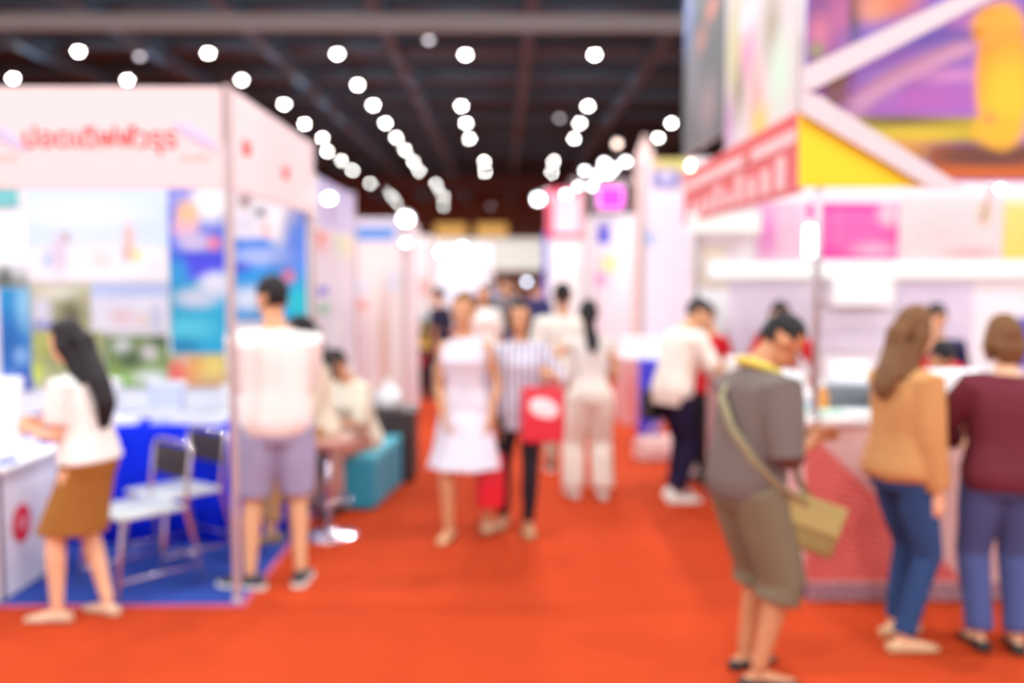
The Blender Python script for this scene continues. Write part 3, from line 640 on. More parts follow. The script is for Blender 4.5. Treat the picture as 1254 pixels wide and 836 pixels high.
S1(112, 346, 206, 405, [('r', 112, 346, 206, 362, (198, 214, 246)), ('e', 150, 388, 14, 9, (240, 206, 206), .7), ('e', 176, 392, 8, 8, (238, 216, 200), .7), ('e', 192, 390, 6, 14, (196, 206, 226), .7)], (232, 238, 250), (248, 244, 246), label='pale photo poster of a white building under light blue sky')
S1(39, 406, 128, 474, [('e', 56, 424, 14, 14, (196, 206, 104), .6), ('e', 42, 455, 10, 12, (220, 236, 60), .6), ('e', 90, 440, 30, 20, (150, 160, 96), .8)], (176, 182, 110), (204, 204, 160), label='yellow-green foliage photo behind the woman with the skirt')
S1(130, 411, 206, 474, [('e', 150, 424, 10, 9, (224, 230, 220), .6), ('e', 182, 432, 10, 9, (226, 220, 214), .6), ('e', 160, 440, 14, 10, (74, 96, 58), .7), ('e', 150, 466, 16, 8, (146, 200, 80), .6), ('e', 185, 462, 20, 8, (232, 236, 224), .6), ('e', 196, 416, 8, 8, (70, 96, 70), .6)], (116, 140, 76), (150, 178, 90), label='green garden poster with white blossoms above the blue table')
S1(205, 434, 282, 474, [('e', 218, 456, 16, 16, (244, 110, 96), .5), ('e', 240, 448, 14, 14, (246, 170, 90), .6), ('e', 262, 446, 14, 14, (250, 216, 110), .6), ('e', 226, 440, 6, 5, (250, 190, 170), .6)], (170, 210, 150), (236, 170, 110), label='low red and yellow flower poster beside the sea poster')
# blue carpet of the booth
blue_c = mat('blue_carpet', (54, 76, 156), .95, scale=60., spec=.05)
ct = thing('booth_carpet', 'blue carpet laid on the floor of the pink-white booth', 'carpet', (-3, 6.3, 0))
bpart('pile', box(-4.6, XL + .03, YL0 - .06, YL1, .001, .008), blue_c, ct)
bpart('edging_strip', box(-4.6, XL + .07, YL0 - .095, YL0 - .06, .001, .011, .003), mat('edging_pink', (206, 92, 120), .6), ct)
bpart('edging_strip', box(XL + .03, XL + .065, YL0 - .06, YL1, .001, .011, .003), MATS['edging_pink'], ct)
# blue clothed table
cloth_blue = mat('cloth_royal_blue', (18, 48, 236), .8, var=.1, scale=8., spec=.1)
tx0, tx1, ty0, ty1, tz = -3.25, -1.53, 6.42, 7.05, .775
tb = thing('display_table', 'long table under a royal blue floor-length cloth inside the left booth', 'table', (tx0, ty0, 0))
bpart('tabletop', box(tx0, tx1, ty0, ty1, tz - .03, tz - .006, .004), white, tb)
for x in (tx0 + .06, tx1 - .06):
    for y in (ty0 + .06, ty1 - .06): bpart('leg', cyl(.015, (x, y, 0.009), (x, y, tz - .03), 8), alu, tb)
def drape(x0, x1, y0, y1, z0, z1, amp=.014, step=.03):
    bm = bmesh.new(); per = []
    def run(a, b_, fx):
        n = max(2, int(abs(b_ - a) / step)); return [(a + (b_ - a) * i / n) for i in range(n)]
    for x in run(x0, x1, 0): per.append((x, y0, 0, -1))
    for y in run(y0, y1, 0): per.append((x1, y, 1, 0))
    for x in run(x1, x0, 0): per.append((x, y1, 0, 1))
    for y in run(y1, y0, 0): per.append((x0, y, -1, 0))
    rings = []
    for z, k in ((z0, 1.3), (z0 + (z1 - z0) * .33, 1.1), (z0 + (z1 - z0) * .66, .8), (z1 - .03, .35), (z1 - .004, .1), (z1, -.3)):
        rings.append([Vector((x + nx * (amp * k * (1 + math.sin((x + y) * 42 + math.sin((x - y) * 9)))), y + ny * (amp * k * (1 + math.sin((x + y) * 42 + math.sin((x - y) * 9)))), z)) for x, y, nx, ny in per])
    return ring_loft(bm, rings)
tcl = obj('tablecloth', drape(tx0 - .012, tx1 + .012, ty0 - .012, ty1 + .012, .012, tz), cloth_blue, None, True); tag(tcl, 'royal blue cloth falling in folds to the floor over the booth table', 'tablecloth')
# white counter with red sign
cx1, cy0 = gp(3, 739).x, gp(3, 739).y; cy1 = cy0 + .72; cz = .70
cn = thing('display_counter', 'white counter with a round red sign on its side, far left', 'counter', (cx1, cy0, 0))
bpart('cabinet', box(cx1 - 1.0, cx1, cy0, cy1, .009, cz, .006), mat('counter_white', (236, 230, 238), .5), cn)
bpart('worktop', box(cx1 - 1.03, cx1 + .04, cy0 - .02, cy1 + .03, cz, cz + .03, .006), white, cn)
bpart('edge_strip', box(cx1 - .005, cx1 + .006, cy0 - .008, cy0 + .02, .01, cz, .002), mat('navy_edge', (44, 30, 84), .5), cn)
p = atx(26, 640, cx1)
sg_ = bpart('sign_disc', tube(bmesh.new(), [(cx1 + .001, p.y, p.z), (cx1 + .006, p.y, p.z)], [.105, .105], n=28, dome=False), mat('sign_red', (226, 30, 50), .5), cn)
bpart('sign_bar', box(cx1 + .006, cx1 + .009, p.y - .05, p.y + .05, p.z - .03, p.z + .035), mat('sign_rose', (240, 140, 150), .5), cn)
CT = cz + .03
def paper(label, x, y, z, w, d, h, rz, rgb, name='brochure_stack', cat='brochures', group=None):
    t = bmesh.new(); n = max(1, int(h / .012))
    for i in range(n):
        box(-w / 2, w / 2, -d / 2, d / 2, i * h / n, (i + .94) * h / n, 0, t, Matrix.Rotation(random.uniform(-.05, .05), 4, 'Z'))
    o = obj(name, t, mat('paper_%d_%d_%d' % rgb, rgb, .6), None, loc=(x, y, z)); o.rotation_euler = (0, 0, rz); return tag(o, label, cat, group)
paper('white brochure stack at the front of the red-sign counter', cx1 - .16, cy0 + .16, CT, .21, .28, .035, .2, (252, 250, 250))
paper('blue leaflet pile on the red-sign counter beside the woman', cx1 - .08, cy0 + .10, CT, .15, .21, .02, -.3, (120, 130, 226))
paper('white paper pile at the rear of the red-sign counter', cx1 - .2, cy0 + .56, CT, .21, .26, .05, .1, (252, 252, 252))
def rack(label, x, y, z, rz, w=.24, h=.36, rgb=(244, 244, 250)):
    t = thing('leaflet_stand', label, 'stand', (x, y, z), rz)
    obj('base', box(-w / 2, w / 2, -.09, .09, 0, .012, .004), white, t)
    obj('back_plate', box(-w / 2, w / 2, .05, .062, .012, h, .003, rot=Matrix.Rotation(-.18, 4, 'X')), white, t)
    obj('tray_lip', box(-w / 2, w / 2, -.06, -.05, .012, .07, .003), white, t)
    obj('leaflets', box(-w / 2 + .015, w / 2 - .015, .0, .04, .02, h * .93, .002, rot=Matrix.Rotation(-.18, 4, 'X')), mat('leaflet_%d_%d_%d' % rgb, rgb, .5), t)
    return t
rack('white leaflet stand on the red-sign counter in front of the woman', cx1 - .18, cy0 + .36, CT, .3, .26, .44, (238, 238, 246))
rack('white leaflet stand at the left of the blue table', -2.75, 6.80, tz + .002, 0, .24, .26)
rack('pale blue leaflet stand in the middle of the blue table', -2.32, 6.82, tz + .002, 0, .26, .24, (206, 214, 244))
rack('white leaflet stand at the right end of the blue table', -1.8, 6.80, tz + .002, 0, .3, .22)
paper('white brochure stack on the blue table front, left', -2.5, 6.56, tz + .002, .21, .25, .04, .1, (250, 250, 254))
paper('wide white brochure stack on the blue table near the post', -1.98, 6.56, tz + .002, .34, .22, .05, -.05, (252, 252, 254))
paper('lilac leaflet pile between the white stacks on the blue table', -2.24, 6.55, tz + .002, .15, .2, .02, .3, (190, 196, 240))
paper('white leaflet pile at the right corner of the blue table', -1.66, 6.6, tz + .002, .16, .22, .035, .2, (250, 250, 252))
# folding chairs
chrome = mat('chrome', (214, 196, 206), .18, .9, k=1.); seatm = mat('seat_grey_white', (214, 214, 212), .35, var=.02); backm = mat('back_brown_black', (56, 46, 48), .6)
def chair(label, x, y, rz, g):
    t = thing('metal_chair', label, 'chair', (x, y, .009), rz, None)
    obj('seat', box(-.21, .21, -.20, .21, .425, .45, .011), seatm, t, True)
    obj('backrest', box(-.19, .19, -.245, -.225, .58, .76, .009), backm, t, True)
    for s in (-1, 1):
        obj('leg', tube(bmesh.new(), [(s * .215, .225, .012), (s * .195, .18, .425)], [.012] * 2, n=8), chrome, t, True)
        obj('leg', tube(bmesh.new(), [(s * .215, -.285, .012), (s * .195, -.19, .44), (s * .195, -.235, .76)], [.012] * 3, n=8), chrome, t, True)
        obj('crossbar', cyl(.009, (s * .212, .215, .10), (s * .212, -.26, .10), 8), chrome, t, True)
    obj('crossbar', cyl(.009, (-.212, -.265, .14), (.212, -.265, .14), 8), chrome, t, True)
    obj('back_frame', tube(bmesh.new(), [(-.195, -.235, .76), (-.15, -.24, .785), (.15, -.24, .785), (.195, -.235, .76)], [.012] * 4, n=8), chrome, t, True)
    return t
chair('chrome framed chair with pale seat nearer the front edge of the blue carpet', at(172, 600, 5.6).x, 5.52, math.radians(138), None)
chair('chrome framed chair with dark back half behind the nearer one', at(222, 600, 6.05).x - .02, 5.99, math.radians(140), None)
# chrome bar stool
st = thing('bar_stool', 'chrome bar stool with round base under the long-haired woman', 'stool', (stool.x, stool.y, 0))
obj('base', lathe(bmesh.new(), [(.20, .0), (.205, .008), (.19, .018), (.08, .03), (.03, .06), (.026, .07)], 28), chrome, st, True)
obj('column', cyl(.024, (0, 0, .06), (0, 0, .62), 14), chrome, st, True)
obj('footrest', tube(bmesh.new(), [(.15 * math.cos(a), .15 * math.sin(a), .25) for a in np.linspace(0, 2 * PI, 24)], [.009] * 24, n=8), chrome, st, True)
obj('seat', lathe(bmesh.new(), [(.1, .60), (.17, .62), (.185, .65), (.17, .675), (.1, .682)], 24), mat('stool_cushion', (214, 160, 146), .6), st, True)
# teal bench and dark box
teal = mat('teal_vinyl', (52, 168, 196), .5)
b0 = gp(459, 625)
bn = thing('bench', 'teal upholstered box bench beside the red aisle', 'bench', (b0.x, b0.y, 0), -.12)
for i in range(2):
    y0_ = i * .47; obj('cushion_box', box(-.46, 0, y0_, y0_ + .46, .012, .36, .015), teal, bn)
    obj('seat_pad', box(-.465, .005, y0_ - .002, y0_ + .462, .362, .42, .02), mat('teal_pad', (96, 204, 226), .5), bn)
for dx in (-.4, -.06):
    for dy in (.06, .87): obj('foot', cyl(.02, (dx, dy, 0), (dx, dy, .014), 10), blk, bn)
b1 = gp(507, 591)
bx = thing('cabinet', 'low dark brown cabinet at the end of the teal bench', 'cabinet', (b1.x - .4, b1.y, 0))
bpart('carcass', box(b1.x - .4, b1.x, b1.y, b1.y + .45, .03, .58, .006), mat('wenge', (62, 46, 48), .55), bx)
bpart('top', box(b1.x - .41, b1.x + .01, b1.y - .01, b1.y + .46, .58, .605, .004), mat('wenge_top', (80, 62, 62), .5), bx)
bpart('plinth', box(b1.x - .38, b1.x - .02, b1.y + .02, b1.y + .43, 0, .03), blk, bx)
bpart('door', box(b1.x - .39, b1.x - .01, b1.y - .014, b1.y, .05, .56, .003), MATS['wenge'], bx)
t = bmesh.new(); lathe(t, [(.05, 0), (.12, .01), (.135, .07), (.11, .14), (.05, .19), (.02, .2), (.035, .25)], 16)
for v in t.verts: v.co += Vector((noise.noise(v.co * 14), noise.noise(v.co * 14 + Vector((5, 0, 0))), 0)) * .02
tag(obj('carrier_bag', t, mat('plastic_white', (248, 248, 250), .35), None, True, loc=(b1.x - .24, b1.y + .2, .606)), 'white knotted carrier bag on the dark brown cabinet', 'bag')

# ------------------------------------------------------------------ booths further down the left side
SPOT = glow('spot_lens', (250, 252, 255), 14); SPOTW = glow('spot_lens_warm', (255, 226, 190), 12); SPOTS = glow('spot_lens_small', (226, 232, 255), 8)
def spot(label, p, r=.055, lens=None, group=None, d=(0, -1, -.25)):
    t = thing('spot_lamp', label, 'lamp', p, 0, group); d = Vector(d).normalized()
    obj('shell', tube(bmesh.new(), [(0, 0, 0), -d * .05, -d * .14, -d * .17], [r * 1.15, r * 1.1, r * .8, r * .4], n=14, dome=False), white, t, True)
    obj('lens', ball(bmesh.new(), d * .006, (r, r, r * .8), None, 14, 8), lens or SPOT, t, True)
    obj('arm', tube(bmesh.new(), [-d * .1, -d * .1 + Vector((0, .06, -.12)), -d * .1 + Vector((0, .1, -.2))], [.008] * 3, n=6), alu, t, True)
    return t
def stand(name, label, x0, x1, y0, y1, z, m):        # a plain white system-panel stand: box walls, posts and a header
    t = thing(name, label, 'booth', ((x0 + x1) / 2, y0, 0)); 
    bpart('back_panel', box(x0, x1, y1 - .04, y1, .01, z, .004), m, t)
    bpart('side_panel', box(x0, x0 + .04, y0, y1 - .04, .01, z, .004), m, t); bpart('side_panel', box(x1 - .04, x1, y0, y1 - .04, .01, z, .004), m, t)
    bpart('header', box(x0 + .04, x1 - .04, y0, y0 + .03, z - .35, z, .004), m, t)
    for x in (x0 + .02, x1 - .02): bpart('post', cyl(.028, (x, y0 - .01, 0), (x, y0 - .01, z + .01), 8), alu, t)
    return t
# second booth: aisle side wall with posters
b2 = thing('exhibition_booth', 'lilac-topped booth wall right behind the pink-white booth', 'booth', (XL, 7.62, 0))
ya, yb = 7.62, 9.75; z2 = 2.52
bpart('side_panel', box(XL - .06, XL - .02, ya, yb, .01, z2, .004), white, b2)
bpart('post', cyl(.025, (XL - .03, yb, 0), (XL - .03, yb, z2 + .02), 8), alu, b2)
bpart('post', cyl(.025, (XL - .03, ya, 0), (XL - .03, ya, z2 + .02), 8), alu, b2)
o = sheet('header_print', 'X', XL - .018, 389, 230, 434, 262, [('e', 392, 262, 20, 12, (206, 196, 240), .8)], (190, 180, 226), (214, 206, 238), zrange=(2.12, z2), thick=.004); o.parent = b2; o.location = -Vector(b2.location)
o = sheet('wall_print', 'X', XL - .018, 389, 262, 434, 420, [('e', 391, 284, 7, 22, (246, 130, 112), .5), ('e', 404, 286, 6, 20, (252, 206, 206), .6), ('e', 415, 290, 6, 22, (216, 236, 206), .7), ('e', 426, 296, 6, 20, (250, 236, 190), .7), ('r', 388, 352, 402, 362, (120, 122, 226)), ('r', 388, 372, 404, 384, (140, 214, 176)), ('e', 412, 405, 8, 14, (246, 248, 252), .6)],
          (240, 226, 236), (236, 232, 244), zrange=(.9, 2.1), thick=.004); o.parent = b2; o.location = -Vector(b2.location)
p = atx(403, 243, XL + .08); spot('round white spot lamp on the lilac booth header', p, .04, SPOT)
# third: pale pink stand with a blue sign
b3 = stand('exhibition_booth', 'pale pink stand with a small blue sign beyond the lilac booth', at(433, 300, 11.5).x, at(497, 300, 11.5).x, 11.5, 13.2, at(450, 267, 11.5).z, mat('panel_blush', (244, 226, 230), .6))
o = sheet('header_print', 'Y', 11.47, 435, 268, 495, 300, [('r', 437, 279, 482, 294, (84, 150, 232))], (216, 210, 236), (236, 226, 238), thick=.004); o.parent = b3; o.location = -Vector(b3.location)
o = sheet('front_print', 'Y', 11.47, 434, 301, 497, 545, [('e', 443, 374, 9, 6, (244, 112, 84), .5), ('e', 441, 352, 10, 8, (214, 226, 250), .7), ('e', 482, 345, 9, 12, (206, 220, 246), .8), ('r', 452, 310, 466, 545, (246, 236, 232)), ('e', 470, 430, 6, 60, (214, 176, 160), .8), ('e', 448, 440, 10, 60, (226, 206, 214), .8), ('e', 487, 420, 8, 70, (238, 232, 230), .7)],
          (250, 238, 236), (222, 196, 196), thick=.004); o.parent = b3; o.location = -Vector(b3.location)
spot('bright round spot lamp on top of the pale pink stand', at(497, 268, 11.3), .075, SPOT)
spot('small round spot lamp below the bright one on the pale pink stand', at(497, 297, 11.3), .04, SPOTS)
# fourth: cream stand with shelf in front
b4 = stand('exhibition_booth', 'cream stand behind the shelf of red and yellow packs', at(488, 300, 15.4).x - .6, at(528, 300, 15.4).x, 15.4, 17, at(500, 288, 15.4).z, mat('panel_cream', (246, 240, 236), .6))
o = sheet('front_print', 'Y', 15.37, 489, 302, 527, 400, [('e', 520, 352, 8, 10, (244, 170, 160), .7), ('r', 489, 386, 527, 391, (120, 190, 206))], (244, 240, 244), (238, 230, 226), thick=.004); o.parent = b4; o.location = -Vector(b4.location)
sx0, sx1, sy = at(490, 450, 14.3).x, at(527, 450, 14.3).x, 14.3
z_t = at(500, 392, sy).z
sh_ = thing('display_shelf', 'dark display shelf of red and yellow packs at the aisle edge', 'shelf', (sx0, sy, 0))
dk = mat('shelf_dark', (70, 58, 60), .6)
bpart('back_board', box(sx0, sx1, sy + .36, sy + .38, 0.02, z_t, .002), dk, sh_)
for x in (sx0, sx1): bpart('upright', box(x - .012, x + .012, sy, sy + .36, 0, z_t, .002), dk, sh_)
lev = [.08, .38, .66, .93]
for z in lev: bpart('shelf_board', box(sx0 + .012, sx1 - .012, sy, sy + .36, z, z + .018, .002), dk, sh_)
bpart('top_rail', box(sx0 - .01, sx1 + .01, sy - .01, sy + .37, z_t, z_t + .05, .004), mat('rail_teal', (120, 190, 206), .5), sh_)
cols = [(.08, (120, 40, 50), 'dark red'), (.38, (206, 30, 56), 'crimson'), (.66, (250, 206, 70), 'yellow'), (.93, (246, 214, 150), 'cream yellow')]
for (z, rgb, nm) in cols:
    for i in range(3):
        x = sx0 + .02 + (sx1 - sx0 - .04) * (i + .5) / 3; t = bmesh.new(); box(-.06, .06, -.05, .05, 0, .19, .008, t); box(-.045, .045, -.02, .02, .19, .20, .003, t)
        tag(obj('product_pack', t, mat('pack_' + nm.replace(' ', '_'), rgb, .5), None, loc=(x, sy + .12, z + .0185)), '%s pack in a row on the dark display shelf' % nm, 'pack', '%s packs on the dark shelf' % nm)
# far white island stand with a row of lamps
b5 = stand('exhibition_booth', 'far white stand under a cluster of glaring spot lamps', at(514, 330, 28).x, at(604, 330, 28).x, 28, 31, at(560, 300, 28).z, mat('panel_bluewhite', (246, 248, 255), .6, emit=.12))  # faint emission put into the panels imitates the spot lamps' glare
o = sheet('front_print', 'Y', 27.95, 516, 312, 603, 372, [('e', 545, 360, 20, 10, (214, 226, 246), .7), ('e', 590, 362, 12, 8, (170, 180, 236), .7), ('e', 530, 330, 10, 16, (226, 230, 250), .7)], (246, 248, 255), (236, 240, 250), thick=.004, m=PRINT_GLOW); o.parent = b5; o.location = -Vector(b5.location)
for i, (px, py) in enumerate([(528, 308), (540, 309), (552, 312), (566, 303), (573, 309), (580, 316), (586, 324), (572, 322), (558, 322)]):
    spot('glaring white spot lamp in the cluster on the far white stand', at(px, py, 27.6), .085, SPOT, 'spot lamps on the far white stand')

# ------------------------------------------------------------------ right booth
XR, YR0, YR1 = 1.64, 5.22, 8.6
CZ = at(1100, 516, YR0).z
lat = checks('skirt_print', None, (240, 206, 202), 46., .38); lat2 = checks('side_print', (216, 150, 150), (236, 200, 198), 40., .8); strip = checks('kick_strip', (150, 96, 112), (196, 160, 166), 40., .8)
ctr = thing('sales_counter', 'L-shaped sales counter with red and white lattice front on the right', 'counter', (XR, YR0, 0))
XE = 5.4
o = sheet('front_skirt', 'Y', YR0, 985, 515, 1420, 712, [('t', 985, 520, 985, 712, 1180, 712, (232, 58, 40)), ('e', 1000, 520, 60, 14, (214, 150, 140), .8), ('e', 1120, 560, 30, 40, (214, 150, 146), .9)], (238, 196, 190), (236, 194, 190), zrange=(.10, CZ - .02), thick=.02, m=lat, cell=.02); o.parent = ctr; o.location = -Vector(ctr.location)
bpart('kick_strip', box(XR, XE, YR0 + .001, YR0 + .02, 0.001, .10, .002), strip, ctr)
bpart('side_skirt', box(XR, XR + .02, YR0 + .025, 7.9, .10, CZ - .02, .002), lat2, ctr)
bpart('kick_strip', box(XR + .001, XR + .02, YR0 + .025, 7.9, 0.001, .10, .002), mat('strip_navy', (74, 66, 118), .6), ctr)
bpart('worktop', box(XR - .02, XE, YR0 - .02, YR0 + .6, CZ - .02, CZ + .015, .006), mat('worktop_pinkwhite', (246, 232, 230), .4), ctr)
bpart('worktop', box(XR - .02, XR + .47, YR0 + .6, 7.92, CZ - .02, CZ + .015, .006), MATS['worktop_pinkwhite'], ctr)
bpart('inner_panel', box(XR + .45, XE, YR0 + .56, YR0 + .58, .01, CZ - .02, .002), white, ctr)
bpart('inner_panel', box(XR + .43, XR + .45, YR0 + .56, 7.9, .01, CZ - .02, .002), white, ctr)
CW = CZ + .0155
rb = thing('exhibition_booth', 'tall purple and yellow gabled booth on the right of the aisle', 'booth', (XR, YR0, 0))
def rp(name, bm, m, smooth=False): return bpart(name, bm, m, rb, smooth)
zf0, zf1 = at(985, 229, YR0).z, at(985, 122, YR0).z
rp('post', cyl(.022, (XR + .03, YR0 + .05, CW), (XR + .03, YR0 + .05, zf1 + .02), 10), mat('post_grey', (196, 190, 196), .4, .3), True)
rp('post', cyl(.022, (XR + .03, YR1 - .03, CW), (XR + .03, YR1 - .03, zf1 + .02), 10), MATS['post_grey'], True)
rp('back_panel', box(XR, 6.2, YR1, YR1 + .04, .01, 2.75, .004), mat('panel_rosewhite', (246, 236, 240), .6))
# aisle-side name board in red and white
o = sheet('fascia_board', 'X', XR, 838, 120, 978, 270, [], (226, 60, 56), (224, 96, 104), zrange=(zf0, zf1), thick=.03); o.parent = rb; o.location = -Vector(rb.location); fb = o
ye = max(v.co.y for v in fb.data.vertices); ys = min(v.co.y for v in fb.data.vertices)
wp = mat('band_white', (240, 190, 190), .6); rp('fascia_band', box(XR - .006, XR - .001, ys + .05, ye - .05, zf1 - .17, zf1 - .09, .001), wp); 
for i in range(9):
    y_ = ys + .25 + i * .34; h_ = random.uniform(.1, .2)
    rp('skyline_print', box(XR - .005, XR - .001, y_, y_ + .2, zf0 + .04, zf0 + .04 + h_, .001), wp)
sub2(text('สวัสดี', .1, mat('text_red', (222, 60, 60), .6), Vector((XR - .008, (ys + ye) / 2 - .6, zf1 - .13)), (PI / 2, 0, -PI / 2), None), fb)
# front gable: yellow triangle, white bars
yel = mat('gable_yellow', (255, 220, 0), .5, var=.01, k=.86)
def tri(pts, y0, y1):
    bm = bmesh.new(); a = [bm.verts.new((p_.x, y0, p_.z)) for p_ in pts]; b_ = [bm.verts.new((p_.x, y1, p_.z)) for p_ in pts]; n = len(a)
    bm.faces.new(a); bm.faces.new(b_[::-1])
    for i in range(n): bm.faces.new((a[i], b_[i], b_[(i + 1) % n], a[(i + 1) % n]))
    return bm
Q = lambda px, py: at(px, py, YR0)
rp('gable_panel', tri([Q(981, 137), Q(981, 228), Q(1138, 228)], YR0 + .02, YR0 + .05), yel)
barm = mat('bar_pinkwhite', (228, 214, 218), .5)
rp('gable_bar', tri([Q(982, 112), Q(982, 140), Q(1138, 231), Q(1180, 231), Q(1002, 119)], YR0 - .03, YR0 + .015), barm)
rp('gable_bar', tri([Q(982, 84), Q(982, 110), Q(992, 112), Q(1260, -25), Q(1215, -25)], YR0 - .03, YR0 + .015), barm)
# upper picture wall
YU = YR0 + .22
o = sheet('picture_wall', 'Y', YU, 986, -40, 1330, 222, [
    ('r', 986, -40, 1050, 225, (136, 72, 140)), ('e', 1005, 40, 14, 20, (214, 120, 150), .7), ('e', 1030, 20, 14, 30, (190, 100, 150), .7), ('e', 1000, 62, 8, 8, (150, 160, 90), .7), ('r', 1040, -40, 1058, 60, (96, 60, 80)), ('e', 1092, -2, 34, 28, (222, 120, 90), .6), ('e', 1070, 12, 16, 20, (230, 150, 110), .7), ('r', 1014, 80, 1038, 130, (130, 96, 50)),
    ('e', 1140, 60, 80, 14, (176, 120, 214), .8), ('e', 1190, 28, 40, 10, (206, 130, 206), .7), ('e', 1120, 44, 60, 16, (116, 104, 204), .8), ('e', 1130, 120, 80, 20, (184, 96, 190), .7), ('e', 1160, 92, 50, 8, (212, 140, 206), .7), ('e', 1075, 100, 26, 20, (170, 130, 224), .7),
*[('e', 1044 + 136 * t, 142 - 84 * t ** .62, 15, 7, (218, 164, 202), .7) for t in (i_ / 15 for i_ in range(16))],
    ('r', 1045, 143, 1200, 172, (184, 164, 20)), ('e', 1100, 148, 60, 6, (120, 100, 40), .6), ('e', 1120, 165, 60, 8, (226, 200, 40), .7), ('e', 1115, 185, 40, 14, (230, 160, 40), .7), ('r', 1140, 180, 1330, 222, (196, 92, 12)), ('e', 1200, 190, 70, 16, (110, 56, 34), .5), ('r', 1150, 204, 1330, 222, (206, 98, 8)), ('e', 1230, 188, 40, 12, (104, 52, 40), .5),
    ('e', 1228, 92, 34, 86, (255, 172, 10), .15), ('e', 1222, 30, 32, 26, (255, 184, 40), .2), ('e', 1196, 44, 6, 8, (240, 160, 30), .4), ('e', 1234, 120, 28, 50, (255, 204, 10), .4), ('e', 1222, 160, 30, 20, (250, 190, 20), .3), ('e', 1212, 145, 8, 8, (236, 160, 70), .6)],
    (132, 96, 200), (160, 100, 196), thick=.03, cell=.022); o.parent = rb; o.location = -Vector(rb.location)
# aisle-facing picture walls of the upper storey
o = sheet('side_picture', 'X', XR + .06, 889, -60, 977, 200, [('e', 900, 60, 8, 60, (206, 196, 120), .7), ('e', 945, 30, 10, 40, (170, 150, 120), .7), ('e', 915, 70, 10, 30, (240, 150, 186), .6), ('e', 925, 120, 8, 40, (250, 170, 160), .6), ('e', 930, 150, 10, 20, (250, 200, 90), .6), ('e', 955, 90, 12, 40, (210, 236, 206), .7), ('e', 893, 150, 6, 30, (200, 140, 190), .7), ('e', 905, 110, 6, 30, (150, 130, 90), .7), ('e', 915, 20, 10, 14, (220, 226, 240), .7)],
          (214, 208, 206), (226, 206, 206), zrange=(zf1 + .01, 4.4), thick=.04, cell=.03); o.parent = rb; o.location = -Vector(rb.location)
o = sheet('side_picture', 'X', XR + .06, 838, -60, 888, 190, [('e', 842, 20, 6, 40, (110, 130, 200), .7), ('e', 858, 50, 6, 14, (190, 110, 90), .7), ('e', 872, 10, 6, 12, (226, 110, 70), .7), ('e', 866, 130, 10, 30, (150, 120, 124), .7), ('e', 850, 100, 6, 40, (120, 110, 120), .7)],
          (66, 60, 62), (84, 76, 78), zrange=(2.85, 4.4), thick=.04, cell=.03); o.parent = rb; o.location = -Vector(rb.location)
RL = bpy.data.lights.new('booth_lamp_light', 'POINT'); RL.energy = 7; RL.shadow_soft_size = .05; rl_ = bpy.data.objects.new('booth_lamp_light', RL); C.objects.link(rl_); rl_.location = at(1225, 231, YR0 + 1.3)
# back wall prints (things hung on the wall)
YB = YR1 - .012
S2 = lambda *a, **k: sheet('poster', 'Y', YB, *a, cat='poster', **k)
lines = lambda x0, x1, y0, n, dy, rgb: [('r', x0, y0 + i * dy, x1, y0 + i * dy + 2.4, rgb) for i in range(n)]
S2(988, 248, 1100, 317, lines(1000, 1080, 262, 6, 7, (246, 130, 196)) + [('e', 1088, 262, 12, 14, (246, 200, 216), .5), ('e', 1070, 305, 26, 8, (250, 176, 206), .6)], (244, 74, 172), (240, 60, 164), label='magenta price poster on the back wall right of the booth post')
S2(1104, 240, 1226, 317, lines(1120, 1190, 258, 6, 8, (238, 206, 208)) + [('e', 1206, 262, 8, 12, (206, 190, 150), .7), ('e', 1190, 310, 30, 6, (250, 176, 176), .6)], (250, 222, 222), (250, 216, 216), label='pale pink price poster between the magenta and yellow posters')
S2(1229, 240, 1330, 317, [('r', 1229, 236, 1330, 250, (206, 240, 206))], (250, 222, 130), (252, 214, 100), label='yellow poster with pale green top at the right picture edge')
S2(926, 248, 984, 322, [('e', 940, 285, 10, 30, (250, 150, 220), .6)], (246, 200, 226), (250, 206, 226), label='pink poster left of the grey booth post')
S2(846, 300, 889, 352, [], (246, 232, 214), (244, 228, 212), label='beige notice board at the left end of the right booth back wall')
S2(846, 356, 888, 430, [], (252, 252, 252), (246, 250, 252), label='white banner on the back wall behind the leaning man')
S2(893, 346, 985, 432, lines(900, 978, 356, 9, 8, (222, 206, 230)), (232, 216, 234), (236, 220, 234), label='lilac timetable poster above the grey-shirted man')
S2(1098, 346, 1192, 432, lines(1104, 1186, 356, 9, 8, (216, 200, 226)), (228, 214, 234), (232, 216, 234), label='lilac timetable poster above the camel-sweater woman')
S2(988, 346, 1096, 432, lines(996, 1088, 380, 6, 8, (226, 210, 232)), (236, 224, 238), (236, 222, 236), label='lilac timetable poster under the white hanging card')
S2(1230, 388, 1330, 450, [], (90, 84, 190), (110, 90, 190), label='violet-blue panel low on the back wall behind the maroon sweater')
a, b_ = at(1018, 374, YB - .12), at(1096, 330, YB - .12)
hc_ = thing('hanging_card', 'blank white card hanging before the lilac posters', 'sign', (a.x, YB - .12, a.z))
obj('card', box(0, b_.x - a.x, -.004, .004, 0, b_.z - a.z, .002), mat('card_white', (252, 248, 246), .5), hc_)
for fx in (.1, .9): obj('string', cyl(.003, ((b_.x - a.x) * fx, 0, b_.z - a.z), ((b_.x - a.x) * fx, 0, 2.3 - a.z), 6), alu, hc_)
